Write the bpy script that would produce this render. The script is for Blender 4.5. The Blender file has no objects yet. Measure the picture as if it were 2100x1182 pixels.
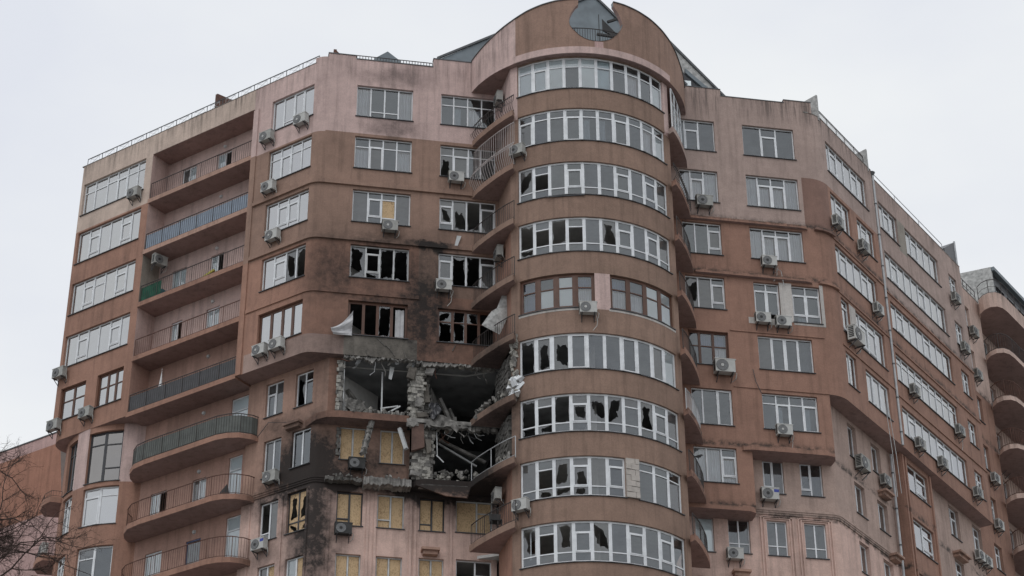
import bpy, math, random
from mathutils import Vector, Matrix
random.seed(7)
R2 = math.sqrt(0.5)
sc = bpy.context.scene

# ------------------------------------------------------------------ camera
cam_d = bpy.data.cameras.new('camera')
cam = bpy.data.objects.new('camera', cam_d)
sc.collection.objects.link(cam)
cam_d.sensor_fit = 'HORIZONTAL'; cam_d.sensor_width = 36.0
cam_d.lens = 4214.0 / 2100.0 * 36.0
cam_d.clip_start = 0.5; cam_d.clip_end = 3000.0
rt = Vector((0.98388984, -0.17872505, -0.00425806)); up = Vector((-0.08742847, -0.50180026, 0.86055375))
fw = Vector((0.15593921, 0.84631782, 0.50934184))
m = Matrix((rt, up, -fw)).transposed().to_4x4()
m.translation = Vector((0, 0, 1.6))
cam.matrix_world = m
sc.camera = cam

# ------------------------------------------------------------------ world: overcast sky
SUN_EL, SUN_AZ = 52.0, -40.0        # azimuth from the camera's back, slightly left
w = bpy.data.worlds.new('World'); sc.world = w; w.use_nodes = True
nt = w.node_tree; nt.nodes.clear()
N = nt.nodes.new; L = nt.links.new
out = N('ShaderNodeOutputWorld')
sky = N('ShaderNodeTexSky'); sky.sky_type = 'NISHITA'; sky.sun_disc = False
sky.sun_elevation = math.radians(SUN_EL); sky.sun_rotation = math.radians(200)
bg1 = N('ShaderNodeBackground'); bg1.inputs[1].default_value = 0.08
L(sky.outputs[0], bg1.inputs[0])
tc = N('ShaderNodeTexCoord'); mp = N('ShaderNodeMapping'); mp.inputs['Scale'].default_value = (1.0, 1.0, 2.2)
L(tc.outputs['Generated'], mp.inputs[0])
nz = N('ShaderNodeTexNoise'); nz.inputs['Scale'].default_value = 3.4; nz.inputs['Detail'].default_value = 5; nz.inputs['Roughness'].default_value = 0.5
L(mp.outputs[0], nz.inputs[0])
cr = N('ShaderNodeValToRGB')
cr.color_ramp.elements[0].position = 0.32; cr.color_ramp.elements[0].color = (0.80, 0.83, 0.90, 1)
cr.color_ramp.elements[1].position = 0.66; cr.color_ramp.elements[1].color = (0.94, 0.96, 0.965, 1)
L(nz.outputs[0], cr.inputs[0])
bg2 = N('ShaderNodeBackground'); bg2.inputs[1].default_value = 1.0
L(cr.outputs[0], bg2.inputs[0])
mx = N('ShaderNodeMixShader'); mx.inputs[0].default_value = 0.93
L(bg1.outputs[0], mx.inputs[1]); L(bg2.outputs[0], mx.inputs[2]); L(mx.outputs[0], out.inputs[0])

sd = bpy.data.lights.new('sun', 'SUN'); sd.energy = 0.55; sd.angle = math.radians(30); sd.color = (1.0, 0.98, 0.95)
sun = bpy.data.objects.new('sun', sd); sc.collection.objects.link(sun)
sun.rotation_euler = (math.radians(90 - SUN_EL), 0, math.radians(SUN_AZ))
sc.view_settings.view_transform = 'Standard'; sc.view_settings.look = 'None'
sc.view_settings.exposure = 0.0; sc.view_settings.gamma = 1.0
sc.view_settings.use_curve_mapping = False
sc.cycles.max_bounces = 6; sc.cycles.diffuse_bounces = 3; sc.cycles.glossy_bounces = 3
sc.cycles.transparent_max_bounces = 12; sc.cycles.transmission_bounces = 2
sc.cycles.use_denoising = True

# ------------------------------------------------------------------ materials
def lin(c): c /= 255.0; return c / 12.92 if c <= 0.04045 else ((c + 0.055) / 1.055) ** 2.4
def col(r, g, b, k=1.0): return (lin(r) * k, lin(g) * k, lin(b) * k, 1)
def newmat(name):
    mt = bpy.data.materials.new(name); mt.use_nodes = True
    t = mt.node_tree; t.nodes.clear()
    o = t.nodes.new('ShaderNodeOutputMaterial'); p = t.nodes.new('ShaderNodeBsdfPrincipled')
    t.links.new(p.outputs[0], o.inputs[0])
    return mt, t, p, o
def plain(name, c, rough=0.7, metal=0.0, noise=0.15, nscale=3.0, bump=0.0):
    mt, t, p, o = newmat(name)
    p.inputs['Roughness'].default_value = rough; p.inputs['Metallic'].default_value = metal
    g = t.nodes.new('ShaderNodeNewGeometry')
    n = t.nodes.new('ShaderNodeTexNoise'); n.inputs['Scale'].default_value = nscale; n.inputs['Detail'].default_value = 6
    t.links.new(g.outputs['Position'], n.inputs[0])
    r = t.nodes.new('ShaderNodeMapRange'); r.inputs[1].default_value = 0.3; r.inputs[2].default_value = 0.7
    r.inputs[3].default_value = 1 - noise; r.inputs[4].default_value = 1 + noise
    t.links.new(n.outputs[0], r.inputs[0])
    v = t.nodes.new('ShaderNodeVectorMath'); v.operation = 'SCALE'; v.inputs[0].default_value = c[:3]
    t.links.new(r.outputs[0], v.inputs['Scale']); t.links.new(v.outputs[0], p.inputs['Base Color'])
    if bump:
        b = t.nodes.new('ShaderNodeBump'); b.inputs['Strength'].default_value = bump; b.inputs['Distance'].default_value = 0.03
        n2 = t.nodes.new('ShaderNodeTexNoise'); n2.inputs['Scale'].default_value = nscale * 5; n2.inputs['Detail'].default_value = 4
        t.links.new(g.outputs['Position'], n2.inputs[0]); t.links.new(n2.outputs[0], b.inputs['Height'])
        t.links.new(b.outputs[0], p.inputs['Normal'])
    return mt

# soot marks left by the fire: (x, y, z, radius x, radius y, radius z, strength)
SOOT = [(5.9, 85.3, 43.0, 1.5, 3, 1.6, 1.5), (6.6, 85.3, 44.2, 1.2, 2, 1.2, .5), (7.2, 85.3, 42.15, 2.6, 3, 0.6, 1.5), (10.0, 85.3, 42.1, 2.2, 3, 0.4, .8), (6.5, 86.0, 40.0, 1.3, 2.6, 4.6, 1.05), (8.6, 85.5, 43.2, 3.0, 2, 1.3, 0.85), (8.3, 85.8, 41.8, 1.6, 2, .7, .7),
        (5.4, 86.6, 44.9, 1.5, 2.6, 1.4, 0.6), (4.7, 87.0, 45.6, .8, 1.6, .5, .7), (11.3, 85, 53.4, 1.3, 2, 2.2, 0.6), (11.3, 85, 50.2, 1.5, 2, 2.6, 0.7), (9.4, 85, 54.9, 1.7, 2, 0.5, 0.6), (11.6, 85, 54.65, 1.3, 2, 0.4, 1.2), (12.2, 85, 55.3, .7, 2, .9, .35),
        (7.0, 85, 52.8, 1.7, 2, 2.4, 0.75), (9.2, 85, 51.9, 2.6, 2, .8, .55), (12.6, 85.5, 41.9, 3.2, 3, 0.8, 1.4), (9.6, 85, 64.7, 1.7, 2, 0.6, 0.45), (9.5, 85, 61.55, 1.5, 2, 0.6, 0.55), (9.3, 85, 48.4, 3.0, 2, .5, .6),
        (4.5, 87.0, 41.7, 1.1, 3, 1.0, 0.9), (4.5, 87.5, 38.9, 1.2, 3, 1.0, 0.5), (10.4, 85.5, 44.2, 1.5, 2, 2.0, 0.65), (11.1, 85.5, 40.6, 0.6, 2, 1.6, 0.4), (14.0, 85.5, 41.3, 1.8, 2.5, 1.1, 0.8), (10.5, 85.2, 48.0, 5.2, 3, 6.0, .62), (11.3, 85, 51.0, 1.8, 2, 3.9, 1.0), (9.0, 85, 51.35, 2.2, 2, .35, .8), (12.9, 85, 51.4, 1.4, 2, .4, .6), (9.2, 85, 54.5, 2.0, 2, .35, .75), (8.0, 85, 49.5, 1.2, 2, .4, .5), (6.0, 86.0, 42.9, 2.0, 3.2, 2.1, 1.25), (6.0, 86.0, 42.9, 2.0, 3.2, 2.1, 1.25), (6.3, 85.6, 44.6, .9, 1.6, 1.6, .7), (9.3, 85, 52.5, 3.6, 2, 3.4, .5), (13.2, 85, 50.5, 2.4, 2, 3.0, .5), (14.9, 83.5, 44.5, 1.0, 2, 3.0, .7), (14.6, 84, 48.2, 1.4, 2, .8, .7)]
gr = bpy.data.node_groups.new('weathering', 'ShaderNodeTree')
gr.interface.new_socket('Color', in_out='INPUT', socket_type='NodeSocketColor')
gr.interface.new_socket('Streak', in_out='INPUT', socket_type='NodeSocketFloat')
gr.interface.new_socket('Color', in_out='OUTPUT', socket_type='NodeSocketColor')
def build_weather():
    n = gr.nodes.new; l = gr.links.new
    gi = n('NodeGroupInput'); go = n('NodeGroupOutput'); g = n('ShaderNodeNewGeometry'); P = g.outputs['Position']
    def math_(op, a, b=None, clamp=False):
        x = n('ShaderNodeMath'); x.operation = op; x.use_clamp = clamp
        for i, v in enumerate((a, b)):
            if v is None: continue
            if isinstance(v, (int, float)): x.inputs[i].default_value = v
            else: l(v, x.inputs[i])
        return x.outputs[0]
    def noise(scale, detail=5, vec=None, rough=0.55):
        x = n('ShaderNodeTexNoise'); x.inputs['Scale'].default_value = scale; x.inputs['Detail'].default_value = detail; x.inputs['Roughness'].default_value = rough
        l(vec or P, x.inputs[0]); return x
    def scaled(vec):
        x = n('ShaderNodeVectorMath'); x.operation = 'MULTIPLY'; x.inputs[1].default_value = vec; l(P, x.inputs[0]); return x.outputs[0]
    def maprange(v, a, b, c, d):
        x = n('ShaderNodeMapRange'); x.interpolation_type = 'SMOOTHSTEP'
        for i, q in zip((1, 2, 3, 4), (a, b, c, d)): x.inputs[i].default_value = q
        l(v, x.inputs[0]); return x.outputs[0]
    def mul(c, f):
        x = n('ShaderNodeVectorMath'); x.operation = 'SCALE'; l(c, x.inputs[0]); l(f, x.inputs['Scale']); return x.outputs[0]
    def mix(f, a, b):
        x = n('ShaderNodeMix'); x.data_type = 'RGBA'; l(f, x.inputs[0])
        for s, v in ((x.inputs[6], a), (x.inputs[7], b)):
            if isinstance(v, tuple): s.default_value = v
            else: l(v, s)
        return x.outputs[2]
    c = gi.outputs['Color']
    # blotchy paint, patchy repaints
    c = mul(c, maprange(noise(0.35, 6).outputs[0], 0.3, 0.7, 0.92, 1.10))
    c = mul(c, maprange(noise(1.6, 9, None, 0.72).outputs[0], 0.3, 0.7, 0.90, 1.10))
    c = mul(c, maprange(noise(14, 5, None, 0.75).outputs[0], 0.3, 0.7, 0.90, 1.08))
    # general vertical rain dirt
    st = noise(1.0, 6, scaled((3.2, 3.2, 0.22)), 0.6).outputs[0]
    c = mul(c, maprange(st, 0.46, 0.72, 1.0, 0.76))
    # heavier streaks at the parapets and under the ledges
    sx = n('ShaderNodeSeparateXYZ'); l(P, sx.inputs[0]); z = sx.outputs[2]
    st2 = noise(1.0, 5, scaled((5.5, 5.5, 0.35)), 0.65).outputs[0]
    top = maprange(z, 63.6, 65.6, 0.0, 1.0)
    f = math_('MULTIPLY', maprange(st2, 0.42, 0.70, 0.0, 0.75), top)
    for z0 in (57.9, 54.8):
        a = maprange(z, z0 - 0.7, z0 + 0.1, 0.0, 1.0); b = maprange(z, z0 + 0.1, z0 + 0.5, 1.0, 0.0)
        ff = math_('MULTIPLY', math_('MULTIPLY', a, b), maprange(st2, 0.50, 0.72, 0.0, 0.55))
        f = math_('MAXIMUM', f, ff)
    rx_ = maprange(sx.outputs[0], 22.5, 24.0, 0.0, 1.0)
    for z0 in (57.91, 54.71, 45.12, 41.9):
        a = maprange(z, z0 - 0.16, z0 + 0.02, 0.0, 1.0); b = maprange(z, z0 + 0.05, z0 + 0.40, 1.0, 0.0)
        ff = math_('MULTIPLY', math_('MULTIPLY', a, b), maprange(noise(2.2, 6, None, 0.75).outputs[0], 0.40, 0.62, 0.0, 0.92))
        f = math_('MAXIMUM', f, math_('MULTIPLY', ff, rx_))
    f = math_('MULTIPLY', f, gi.outputs['Streak'])
    c = mix(f, c, (0.030, 0.028, 0.026, 1))
    # soot
    wob = noise(1.3, 6, None, 0.65)
    off = n('ShaderNodeVectorMath'); off.operation = 'SUBTRACT'; l(wob.outputs['Color'], off.inputs[0]); off.inputs[1].default_value = (0.5, 0.5, 0.5)
    off2 = n('ShaderNodeVectorMath'); off2.operation = 'SCALE'; l(off.outputs[0], off2.inputs[0]); off2.inputs['Scale'].default_value = 1.7
    pp = n('ShaderNodeVectorMath'); pp.operation = 'ADD'; l(P, pp.inputs[0]); l(off2.outputs[0], pp.inputs[1])
    s = None
    for (x, y, zz, rx, ry, rz, k) in SOOT:
        a = n('ShaderNodeVectorMath'); a.operation = 'SUBTRACT'; l(pp.outputs[0], a.inputs[0]); a.inputs[1].default_value = (x, y, zz)
        b = n('ShaderNodeVectorMath'); b.operation = 'DIVIDE'; l(a.outputs[0], b.inputs[0]); b.inputs[1].default_value = (rx, ry, rz)
        d = n('ShaderNodeVectorMath'); d.operation = 'LENGTH'; l(b.outputs[0], d.inputs[0])
        v = math_('MULTIPLY', maprange(d.outputs['Value'], 0.25 if k > 1.1 else 0.1, 1.6, 1.0, 0.0), min(k, 1.4))
        s = v if s is None else math_('MAXIMUM', s, v)
    vo = n('ShaderNodeTexVoronoi'); vo.inputs['Scale'].default_value = 2.3; l(P, vo.inputs[0])
    pk = maprange(vo.outputs['Distance'], 0.10, 0.17, 1.0, 0.0); sc_ = n('ShaderNodeSeparateColor'); l(vo.outputs['Color'], sc_.inputs[0])
    pk = math_('MULTIPLY', pk, maprange(sc_.outputs[0], 0.45, 0.5, 0.0, 0.9))
    bx = math_('MULTIPLY', maprange(sx.outputs[0], 8.0, 10.0, 0.0, 1.0), maprange(sx.outputs[0], 14.5, 15.5, 1.0, 0.0))
    bz = math_('MULTIPLY', maprange(z, 40.5, 42.5, 0.0, 1.0), maprange(z, 50.0, 52.5, 1.0, 0.0))
    s = math_('MAXIMUM', s, math_('MULTIPLY', pk, math_('MULTIPLY', bx, bz)))
    s = math_('MULTIPLY', s, maprange(noise(3.1, 9, None, 0.75).outputs[0], 0.3, 0.7, 0.72, 1.22))
    s = math_('MINIMUM', s, 0.955)
    c = mix(s, c, (0.012, 0.011, 0.011, 1))
    l(c, go.inputs['Color'])
build_weather()
def stucco(name, c, streak=1.0, bump=0.35):
    mt, t, p, o = newmat(name)
    p.inputs['Roughness'].default_value = 0.92
    g = t.nodes.new('ShaderNodeGroup'); g.node_tree = gr; g.inputs['Color'].default_value = c; g.inputs['Streak'].default_value = streak
    t.links.new(g.outputs[0], p.inputs['Base Color'])
    ge = t.nodes.new('ShaderNodeNewGeometry'); n = t.nodes.new('ShaderNodeTexNoise'); n.inputs['Scale'].default_value = 9; n.inputs['Detail'].default_value = 7; n.inputs['Roughness'].default_value = 0.75
    t.links.new(ge.outputs['Position'], n.inputs[0])
    b = t.nodes.new('ShaderNodeBump'); b.inputs['Strength'].default_value = bump; b.inputs['Distance'].default_value = 0.05
    t.links.new(n.outputs[0], b.inputs['Height']); t.links.new(b.outputs[0], p.inputs['Normal'])
    return mt
K = 1.47
PINK = stucco('stucco_pink', col(165, 144, 139, K), 0.5); BROWN = stucco('stucco_brown', col(124, 101, 89, K), 0.12); SALM = stucco('stucco_salmon', col(130, 99, 85, K), 0.4)
CYL = stucco('stucco_tower', col(119, 98, 86, K), 0.3); LOW = stucco('stucco_pale', col(172, 147, 137, K)); MID = stucco('stucco_mid', col(142, 115, 102, K), 0.6)
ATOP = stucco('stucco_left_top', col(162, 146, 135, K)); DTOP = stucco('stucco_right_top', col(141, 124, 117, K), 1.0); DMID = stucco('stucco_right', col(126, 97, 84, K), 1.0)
DARK = stucco('stucco_dark_brown', col(112, 88, 79, K)); ELOW = stucco('stucco_grey_brown', col(146, 127, 118, K)); FCOL = stucco('stucco_rear', col(166, 145, 135, K))
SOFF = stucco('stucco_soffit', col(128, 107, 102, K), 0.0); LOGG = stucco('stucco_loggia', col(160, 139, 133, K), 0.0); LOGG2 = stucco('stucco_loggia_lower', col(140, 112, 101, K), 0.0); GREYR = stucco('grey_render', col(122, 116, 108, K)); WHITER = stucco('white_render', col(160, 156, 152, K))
OVER = stucco('stucco_grey_pink', col(138, 118, 110, K), 0.3); GPINK = stucco('stucco_far_pink', col(160, 134, 130, K), 0.3); GSAL = stucco('stucco_far_salmon', col(138, 100, 84, K), 0.3)
WHITE = plain('white_pvc', (0.72, 0.74, 0.76, 1), 0.35, 0, 0.12); WHITE2 = plain('dirty_white_pvc', (0.50, 0.51, 0.51, 1), 0.45, 0, 0.2)
WOOD = plain('brown_window_wood', (0.095, 0.040, 0.023, 1), 0.45, 0, 0.2); BLACKF = plain('black_aluminium', (0.035, 0.035, 0.04, 1), 0.4, 0, 0.1)
SILL = plain('dark_sill_metal', (0.06, 0.062, 0.068, 1), 0.5, 0.2, 0.15); IRON = plain('rail_iron', (0.045, 0.038, 0.036, 1), 0.6, 0.2, 0.3); RUST = plain('rusty_iron', (0.10, 0.045, 0.03, 1), 0.75, 0, 0.4)
GALV = plain('light_steel', (0.42, 0.43, 0.44, 1), 0.45, 0.3, 0.15); WIRON = plain('white_iron', (0.42, 0.38, 0.37, 1), 0.5, 0, 0.15)
COPING = plain('coping_metal', (0.10, 0.105, 0.11, 1), 0.5, 0.3, 0.2); ROOF = plain('roof_metal', (0.17, 0.20, 0.22, 1), 0.5, 0.1, 0.2, 1.5)
ROUGHW = plain('roughcast_grey', (0.42, 0.42, 0.41, 1), 0.95, 0, 0.35, 5.0, 0.8); MOSS = plain('mossy_ledge', (0.05, 0.045, 0.037, 1), 0.95, 0, 0.6, 6.0, 0.5)
INT = plain('room_plaster', (0.62, 0.61, 0.59, 1), 0.9, 0, 0.1); INTD = plain('charred_room', (0.035, 0.036, 0.037, 1), 0.95, 0, 0.5, 1.5, 0.3); INTM = plain('sooty_ceiling', (0.24, 0.245, 0.25, 1), 0.95, 0, 0.35, 1.2)
CONC = plain('raw_concrete', (0.22, 0.21, 0.197, 1), 0.95, 0, 0.55, 3.0, 0.7); BRICK = plain('shell_rock_block', (0.33, 0.315, 0.285, 1), 0.95, 0, 0.5, 7.0, 0.9); BRICKD = plain('sooty_block', (0.13, 0.124, 0.115, 1), 0.95, 0, 0.5, 6.0, 0.9)
AERO = plain('aerated_block', (0.46, 0.42, 0.385, 1), 0.9, 0, 0.12, 5.0, 0.3); MORT = plain('mortar', (0.13, 0.12, 0.11, 1), 0.95, 0, 0.4, 8.0, 0.5)
ACW = plain('unit_casing', (0.46, 0.46, 0.44, 1), 0.5, 0, 0.1, 4); ACY = plain('unit_casing_yellowed', (0.33, 0.33, 0.31, 1), 0.55, 0, 0.2, 4); ACB = plain('unit_casing_burnt', (0.04, 0.04, 0.04, 1), 0.8, 0, 0.4, 4)
GRILL = plain('unit_grille', (0.10, 0.10, 0.10, 1), 0.6, 0, 0.1); BLK = plain('black_plastic', (0.02, 0.02, 0.02, 1), 0.6, 0, 0.1); BLUE = plain('blue_sticker', (0.03, 0.05, 0.30, 1), 0.5)
CLOTH = plain('pale_cloth', (0.50, 0.50, 0.51, 1), 0.95, 0, 0.2, 2.5); CURT = plain('sheer_curtain', (0.68, 0.73, 0.78, 1), 0.95, 0, 0.08, 2); BLIND = plain('white_blind', (0.86, 0.93, 0.95, 1), 0.9, 0, 0.08, 1.2)
SCREEN = plain('insect_screen', (0.10, 0.10, 0.10, 1), 0.9, 0, 0.1); PAPER = plain('backing_paper', (0.42, 0.42, 0.36, 1), 0.9, 0, 0.15, 3); BLUEC = plain('blue_curtain', (0.22, 0.26, 0.42, 1), 0.95, 0, 0.2, 2)
GREEN = plain('green_fabric', (0.012, 0.085, 0.05, 1), 0.9, 0, 0.3); YELL = plain('yellow_plastic', (0.45, 0.40, 0.06, 1), 0.6); TEAL = plain('teal_fabric', (0.015, 0.08, 0.09, 1), 0.9); PANB = plain('blue_grey_panel', (0.25, 0.30, 0.37, 1), 0.6, 0, 0.1); PAND = plain('dark_tinted_panel', (0.055, 0.055, 0.06, 1), 0.35, 0, 0.2); PANG = plain('grey_green_panel', (0.10, 0.11, 0.10, 1), 0.5, 0, 0.2); BDOOR = plain('blue_door', (0.10, 0.13, 0.24, 1), 0.5)
BARK = plain('bark', (0.055, 0.036, 0.030, 1), 0.95, 0, 0.3, 8); ASPH = plain('asphalt', (0.06, 0.06, 0.06, 1), 0.9, 0, 0.3, 0.5); GRASS = plain('paved_yard', (0.20, 0.195, 0.185, 1), 0.95, 0, 0.2, 0.4); BIRD = plain('black_feather', (0.015, 0.015, 0.018, 1), 0.6)
WHCONE = plain('white_cover', (0.7, 0.7, 0.7, 1), 0.7)
def osb():
    mt, t, p, o = newmat('osb_board'); p.inputs['Roughness'].default_value = 0.85
    g = t.nodes.new('ShaderNodeNewGeometry')
    m_ = t.nodes.new('ShaderNodeMapping'); m_.inputs['Scale'].default_value = (26, 26, 18); m_.inputs['Rotation'].default_value = (0.3, 0.6, 0.2); t.links.new(g.outputs['Position'], m_.inputs[0])
    v = t.nodes.new('ShaderNodeTexVoronoi'); v.inputs['Scale'].default_value = 1.0; t.links.new(m_.outputs[0], v.inputs[0])
    n = t.nodes.new('ShaderNodeTexNoise'); n.inputs['Scale'].default_value = 2.0; n.inputs['Detail'].default_value = 5; t.links.new(g.outputs['Position'], n.inputs[0])
    s = t.nodes.new('ShaderNodeSeparateColor'); t.links.new(v.outputs['Color'], s.inputs[0])
    a = t.nodes.new('ShaderNodeMath'); a.operation = 'ADD'; t.links.new(s.outputs[0], a.inputs[0]); t.links.new(n.outputs[0], a.inputs[1])
    r = t.nodes.new('ShaderNodeValToRGB'); r.color_ramp.elements[0].position = 0.35; r.color_ramp.elements[0].color = (0.32, 0.215, 0.115, 1); r.color_ramp.elements[1].position = 1.35; r.color_ramp.elements[1].color = (0.56, 0.40, 0.235, 1)
    r.color_ramp.elements[1].position = 1.0
    t.links.new(a.outputs[0], r.inputs[0]); t.links.new(r.outputs[0], p.inputs['Base Color'])
    return mt
OSB = osb()
def glass(name, ior, tint, trans, gcol=(1, 1, 1, 1), rough=0.02, dirt=0.0):
    mt = bpy.data.materials.new(name); mt.use_nodes = True; t = mt.node_tree; t.nodes.clear()
    o = t.nodes.new('ShaderNodeOutputMaterial'); fr = t.nodes.new('ShaderNodeFresnel'); fr.inputs[0].default_value = ior
    gl = t.nodes.new('ShaderNodeBsdfGlossy'); gl.inputs['Roughness'].default_value = rough; gl.inputs['Color'].default_value = gcol
    tr = t.nodes.new('ShaderNodeBsdfTransparent'); tr.inputs[0].default_value = tint
    df = t.nodes.new('ShaderNodeBsdfDiffuse'); df.inputs[0].default_value = (0.30, 0.32, 0.33, 1)
    g = t.nodes.new('ShaderNodeNewGeometry')
    n = t.nodes.new('ShaderNodeTexNoise'); n.inputs['Scale'].default_value = 1.1; n.inputs['Detail'].default_value = 3; t.links.new(g.outputs['Position'], n.inputs[0])
    b = t.nodes.new('ShaderNodeBump'); b.inputs['Strength'].default_value = 0.03; b.inputs['Distance'].default_value = 0.1; t.links.new(n.outputs[0], b.inputs['Height']); t.links.new(b.outputs[0], gl.inputs['Normal'])
    m0 = t.nodes.new('ShaderNodeMixShader'); mr = t.nodes.new('ShaderNodeMapRange'); mr.inputs[1].default_value = 0.3; mr.inputs[2].default_value = 0.75; mr.inputs[3].default_value = max(0, 1 - trans - 0.06); mr.inputs[4].default_value = 1 - trans + 0.06
    n2 = t.nodes.new('ShaderNodeTexNoise'); n2.inputs['Scale'].default_value = 2.4; n2.inputs['Detail'].default_value = 6; t.links.new(g.outputs['Position'], n2.inputs[0]); t.links.new(n2.outputs[0], mr.inputs[0])
    t.links.new(mr.outputs[0], m0.inputs[0]); t.links.new(tr.outputs[0], m0.inputs[1]); t.links.new(df.outputs[0], m0.inputs[2])
    m1 = t.nodes.new('ShaderNodeMixShader'); t.links.new(fr.outputs[0], m1.inputs[0]); t.links.new(m0.outputs[0], m1.inputs[1]); t.links.new(gl.outputs[0], m1.inputs[2])
    t.links.new(m1.outputs[0], o.inputs[0]); return mt
GLASS = glass('window_glass', 2.2, (0.84, 0.88, 0.89, 1), 0.94, (0.93, 0.97, 1.0, 1))
GLASSW = glass('clean_glass', 2.3, (1, 1, 1, 1), 1.0)
GLASS2 = glass('dirty_glass', 2.0, (0.75, 0.78, 0.78, 1), 0.78)
GMIR = glass('tinted_mirror_glass', 3.4, (0.35, 0.30, 0.26, 1), 0.9, (0.93, 0.88, 0.84, 1))
GFAC = glass('side_glass', 5.5, (0.92, 0.95, 0.95, 1), 0.93)

# ------------------------------------------------------------------ frames and mesh helpers
class Line:
    arc = False
    def __init__(s, ox, oy, dx, dy): s.o = (ox, oy); s.D = (dx, dy); s.N = (dy, -dx)
    def P(s, u, d, z): return (s.o[0] + s.D[0] * u + s.N[0] * d, s.o[1] + s.D[1] * u + s.N[1] * d, z)
    def rz(s, u=0): return math.atan2(s.N[1], s.N[0]) + math.pi / 2
class Arc:
    arc = True
    def __init__(s, cx, cy, R): s.c = (cx, cy); s.R = R
    def P(s, u, d, z):
        a = math.radians(u); r = s.R + d; return (s.c[0] + math.cos(a) * r, s.c[1] + math.sin(a) * r, z)
    def rz(s, u): return math.radians(u) + math.pi / 2
FA = Line(5.8, 85, R2, -R2); FB = Line(0, 85, 1, 0); FE = Line(32.1, 85, R2, R2); TW = Arc(19.27, 86.52, 5.62)
def chord(p, q):
    dx, dy = q[0] - p[0], q[1] - p[1]; l = math.hypot(dx, dy); f = Line(p[0], p[1], dx / l, dy / l); f.len = l; return f
coll = sc.collection
class MB:
    def __init__(s): s.v = []; s.f = []; s.mi = []; s.mats = []
    def m(s, mat):
        if mat not in s.mats: s.mats.append(mat)
        return s.mats.index(mat)
    def face(s, pts, mat):
        b = len(s.v); s.v += [tuple(p) for p in pts]; s.f.append(tuple(range(b, b + len(pts)))); s.mi.append(s.m(mat))
    def hexa(s, c, mat, bot=None):   # 8 corners: 0-3 lower ring, 4-7 upper ring
        b = len(s.v); s.v += [tuple(p) for p in c]; i = s.m(mat)
        for k, f in enumerate(((3, 2, 1, 0), (4, 5, 6, 7), (0, 1, 5, 4), (1, 2, 6, 5), (2, 3, 7, 6), (3, 0, 4, 7))):
            s.f.append(tuple(b + x for x in f)); s.mi.append(s.m(bot) if (bot and k == 0) else i)
    def box(s, fr, u0, u1, d0, d1, z0, z1, mat, bot=None):
        n = max(1, int(abs(u1 - u0) / 3.0 + 0.99)) if fr.arc else 1
        for i in range(n):
            a = u0 + (u1 - u0) * i / n; b = u0 + (u1 - u0) * (i + 1) / n
            s.hexa([fr.P(a, d1, z0), fr.P(b, d1, z0), fr.P(b, d0, z0), fr.P(a, d0, z0), fr.P(a, d1, z1), fr.P(b, d1, z1), fr.P(b, d0, z1), fr.P(a, d0, z1)], mat, bot)
    def bar(s, p, q, wd, mat):
        p = Vector(p); q = Vector(q); t = (q - p)
        if t.length < 1e-5: return
        t.normalize(); a = t.cross(Vector((0, 0, 1)))
        if a.length < 1e-3: a = Vector((1, 0, 0))
        a.normalize(); b = t.cross(a); a *= wd / 2; b *= wd / 2
        s.hexa([p - a - b, p + a - b, p + a + b, p - a + b, q - a - b, q + a - b, q + a + b, q - a + b], mat)
    def tube(s, pts, rad, mat, n=5):
        rings = []
        for i, p in enumerate(pts):
            p = Vector(p); t = Vector(pts[min(i + 1, len(pts) - 1)]) - Vector(pts[max(i - 1, 0)]); t.normalize()
            a = t.orthogonal().normalized(); b = t.cross(a); r = rad[i] if isinstance(rad, (list, tuple)) else rad
            st = len(s.v)
            for k in range(n):
                an = 2 * math.pi * k / n; s.v.append(tuple(p + a * math.cos(an) * r + b * math.sin(an) * r))
            rings.append(st)
        mi = s.m(mat)
        for i in range(len(rings) - 1):
            for k in range(n):
                k2 = (k + 1) % n; s.f.append((rings[i] + k, rings[i] + k2, rings[i + 1] + k2, rings[i + 1] + k)); s.mi.append(mi)
    def prism(s, poly, z0, z1, mat, bot=None, top=None):   # poly counter-clockwise seen from above
        n = len(poly)
        s.face([(x, y, z0) for x, y in reversed(poly)], bot or mat); s.face([(x, y, z1) for x, y in poly], top or mat)
        for i in range(n):
            a = poly[i]; b = poly[(i + 1) % n]; s.face([(a[0], a[1], z0), (b[0], b[1], z0), (b[0], b[1], z1), (a[0], a[1], z1)], mat)
    def rock(s, c, sx, sy, sz, mat, rot=None, j=0.28):
        r = rot if rot is not None else Matrix.Rotation(random.uniform(0, 6.28), 3, Vector((random.uniform(-1, 1), random.uniform(-1, 1), random.uniform(-1, 1))).normalized())
        pts = []
        for (x, y, z) in ((-1, -1, -1), (1, -1, -1), (1, 1, -1), (-1, 1, -1), (-1, -1, 1), (1, -1, 1), (1, 1, 1), (-1, 1, 1)):
            v = Vector((x * sx / 2 * random.uniform(1 - j, 1 + j), y * sy / 2 * random.uniform(1 - j, 1 + j), z * sz / 2 * random.uniform(1 - j, 1 + j)))
            pts.append(tuple(r @ v + Vector(c)))
        s.hexa(pts, mat)
    def mesh(s, name, off=(0, 0, 0), smooth=False):
        me = bpy.data.meshes.new(name)
        me.from_pydata([(v[0] - off[0], v[1] - off[1], v[2] - off[2]) for v in s.v], [], s.f)
        for mt in s.mats: me.materials.append(mt)
        me.polygons.foreach_set('material_index', s.mi)
        if smooth: me.polygons.foreach_set('use_smooth', [True] * len(s.f))
        me.update(); return me
def worldloc(o):
    v = Vector((0, 0, 0))
    while o: v += o.location; o = o.parent
    return v
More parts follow.
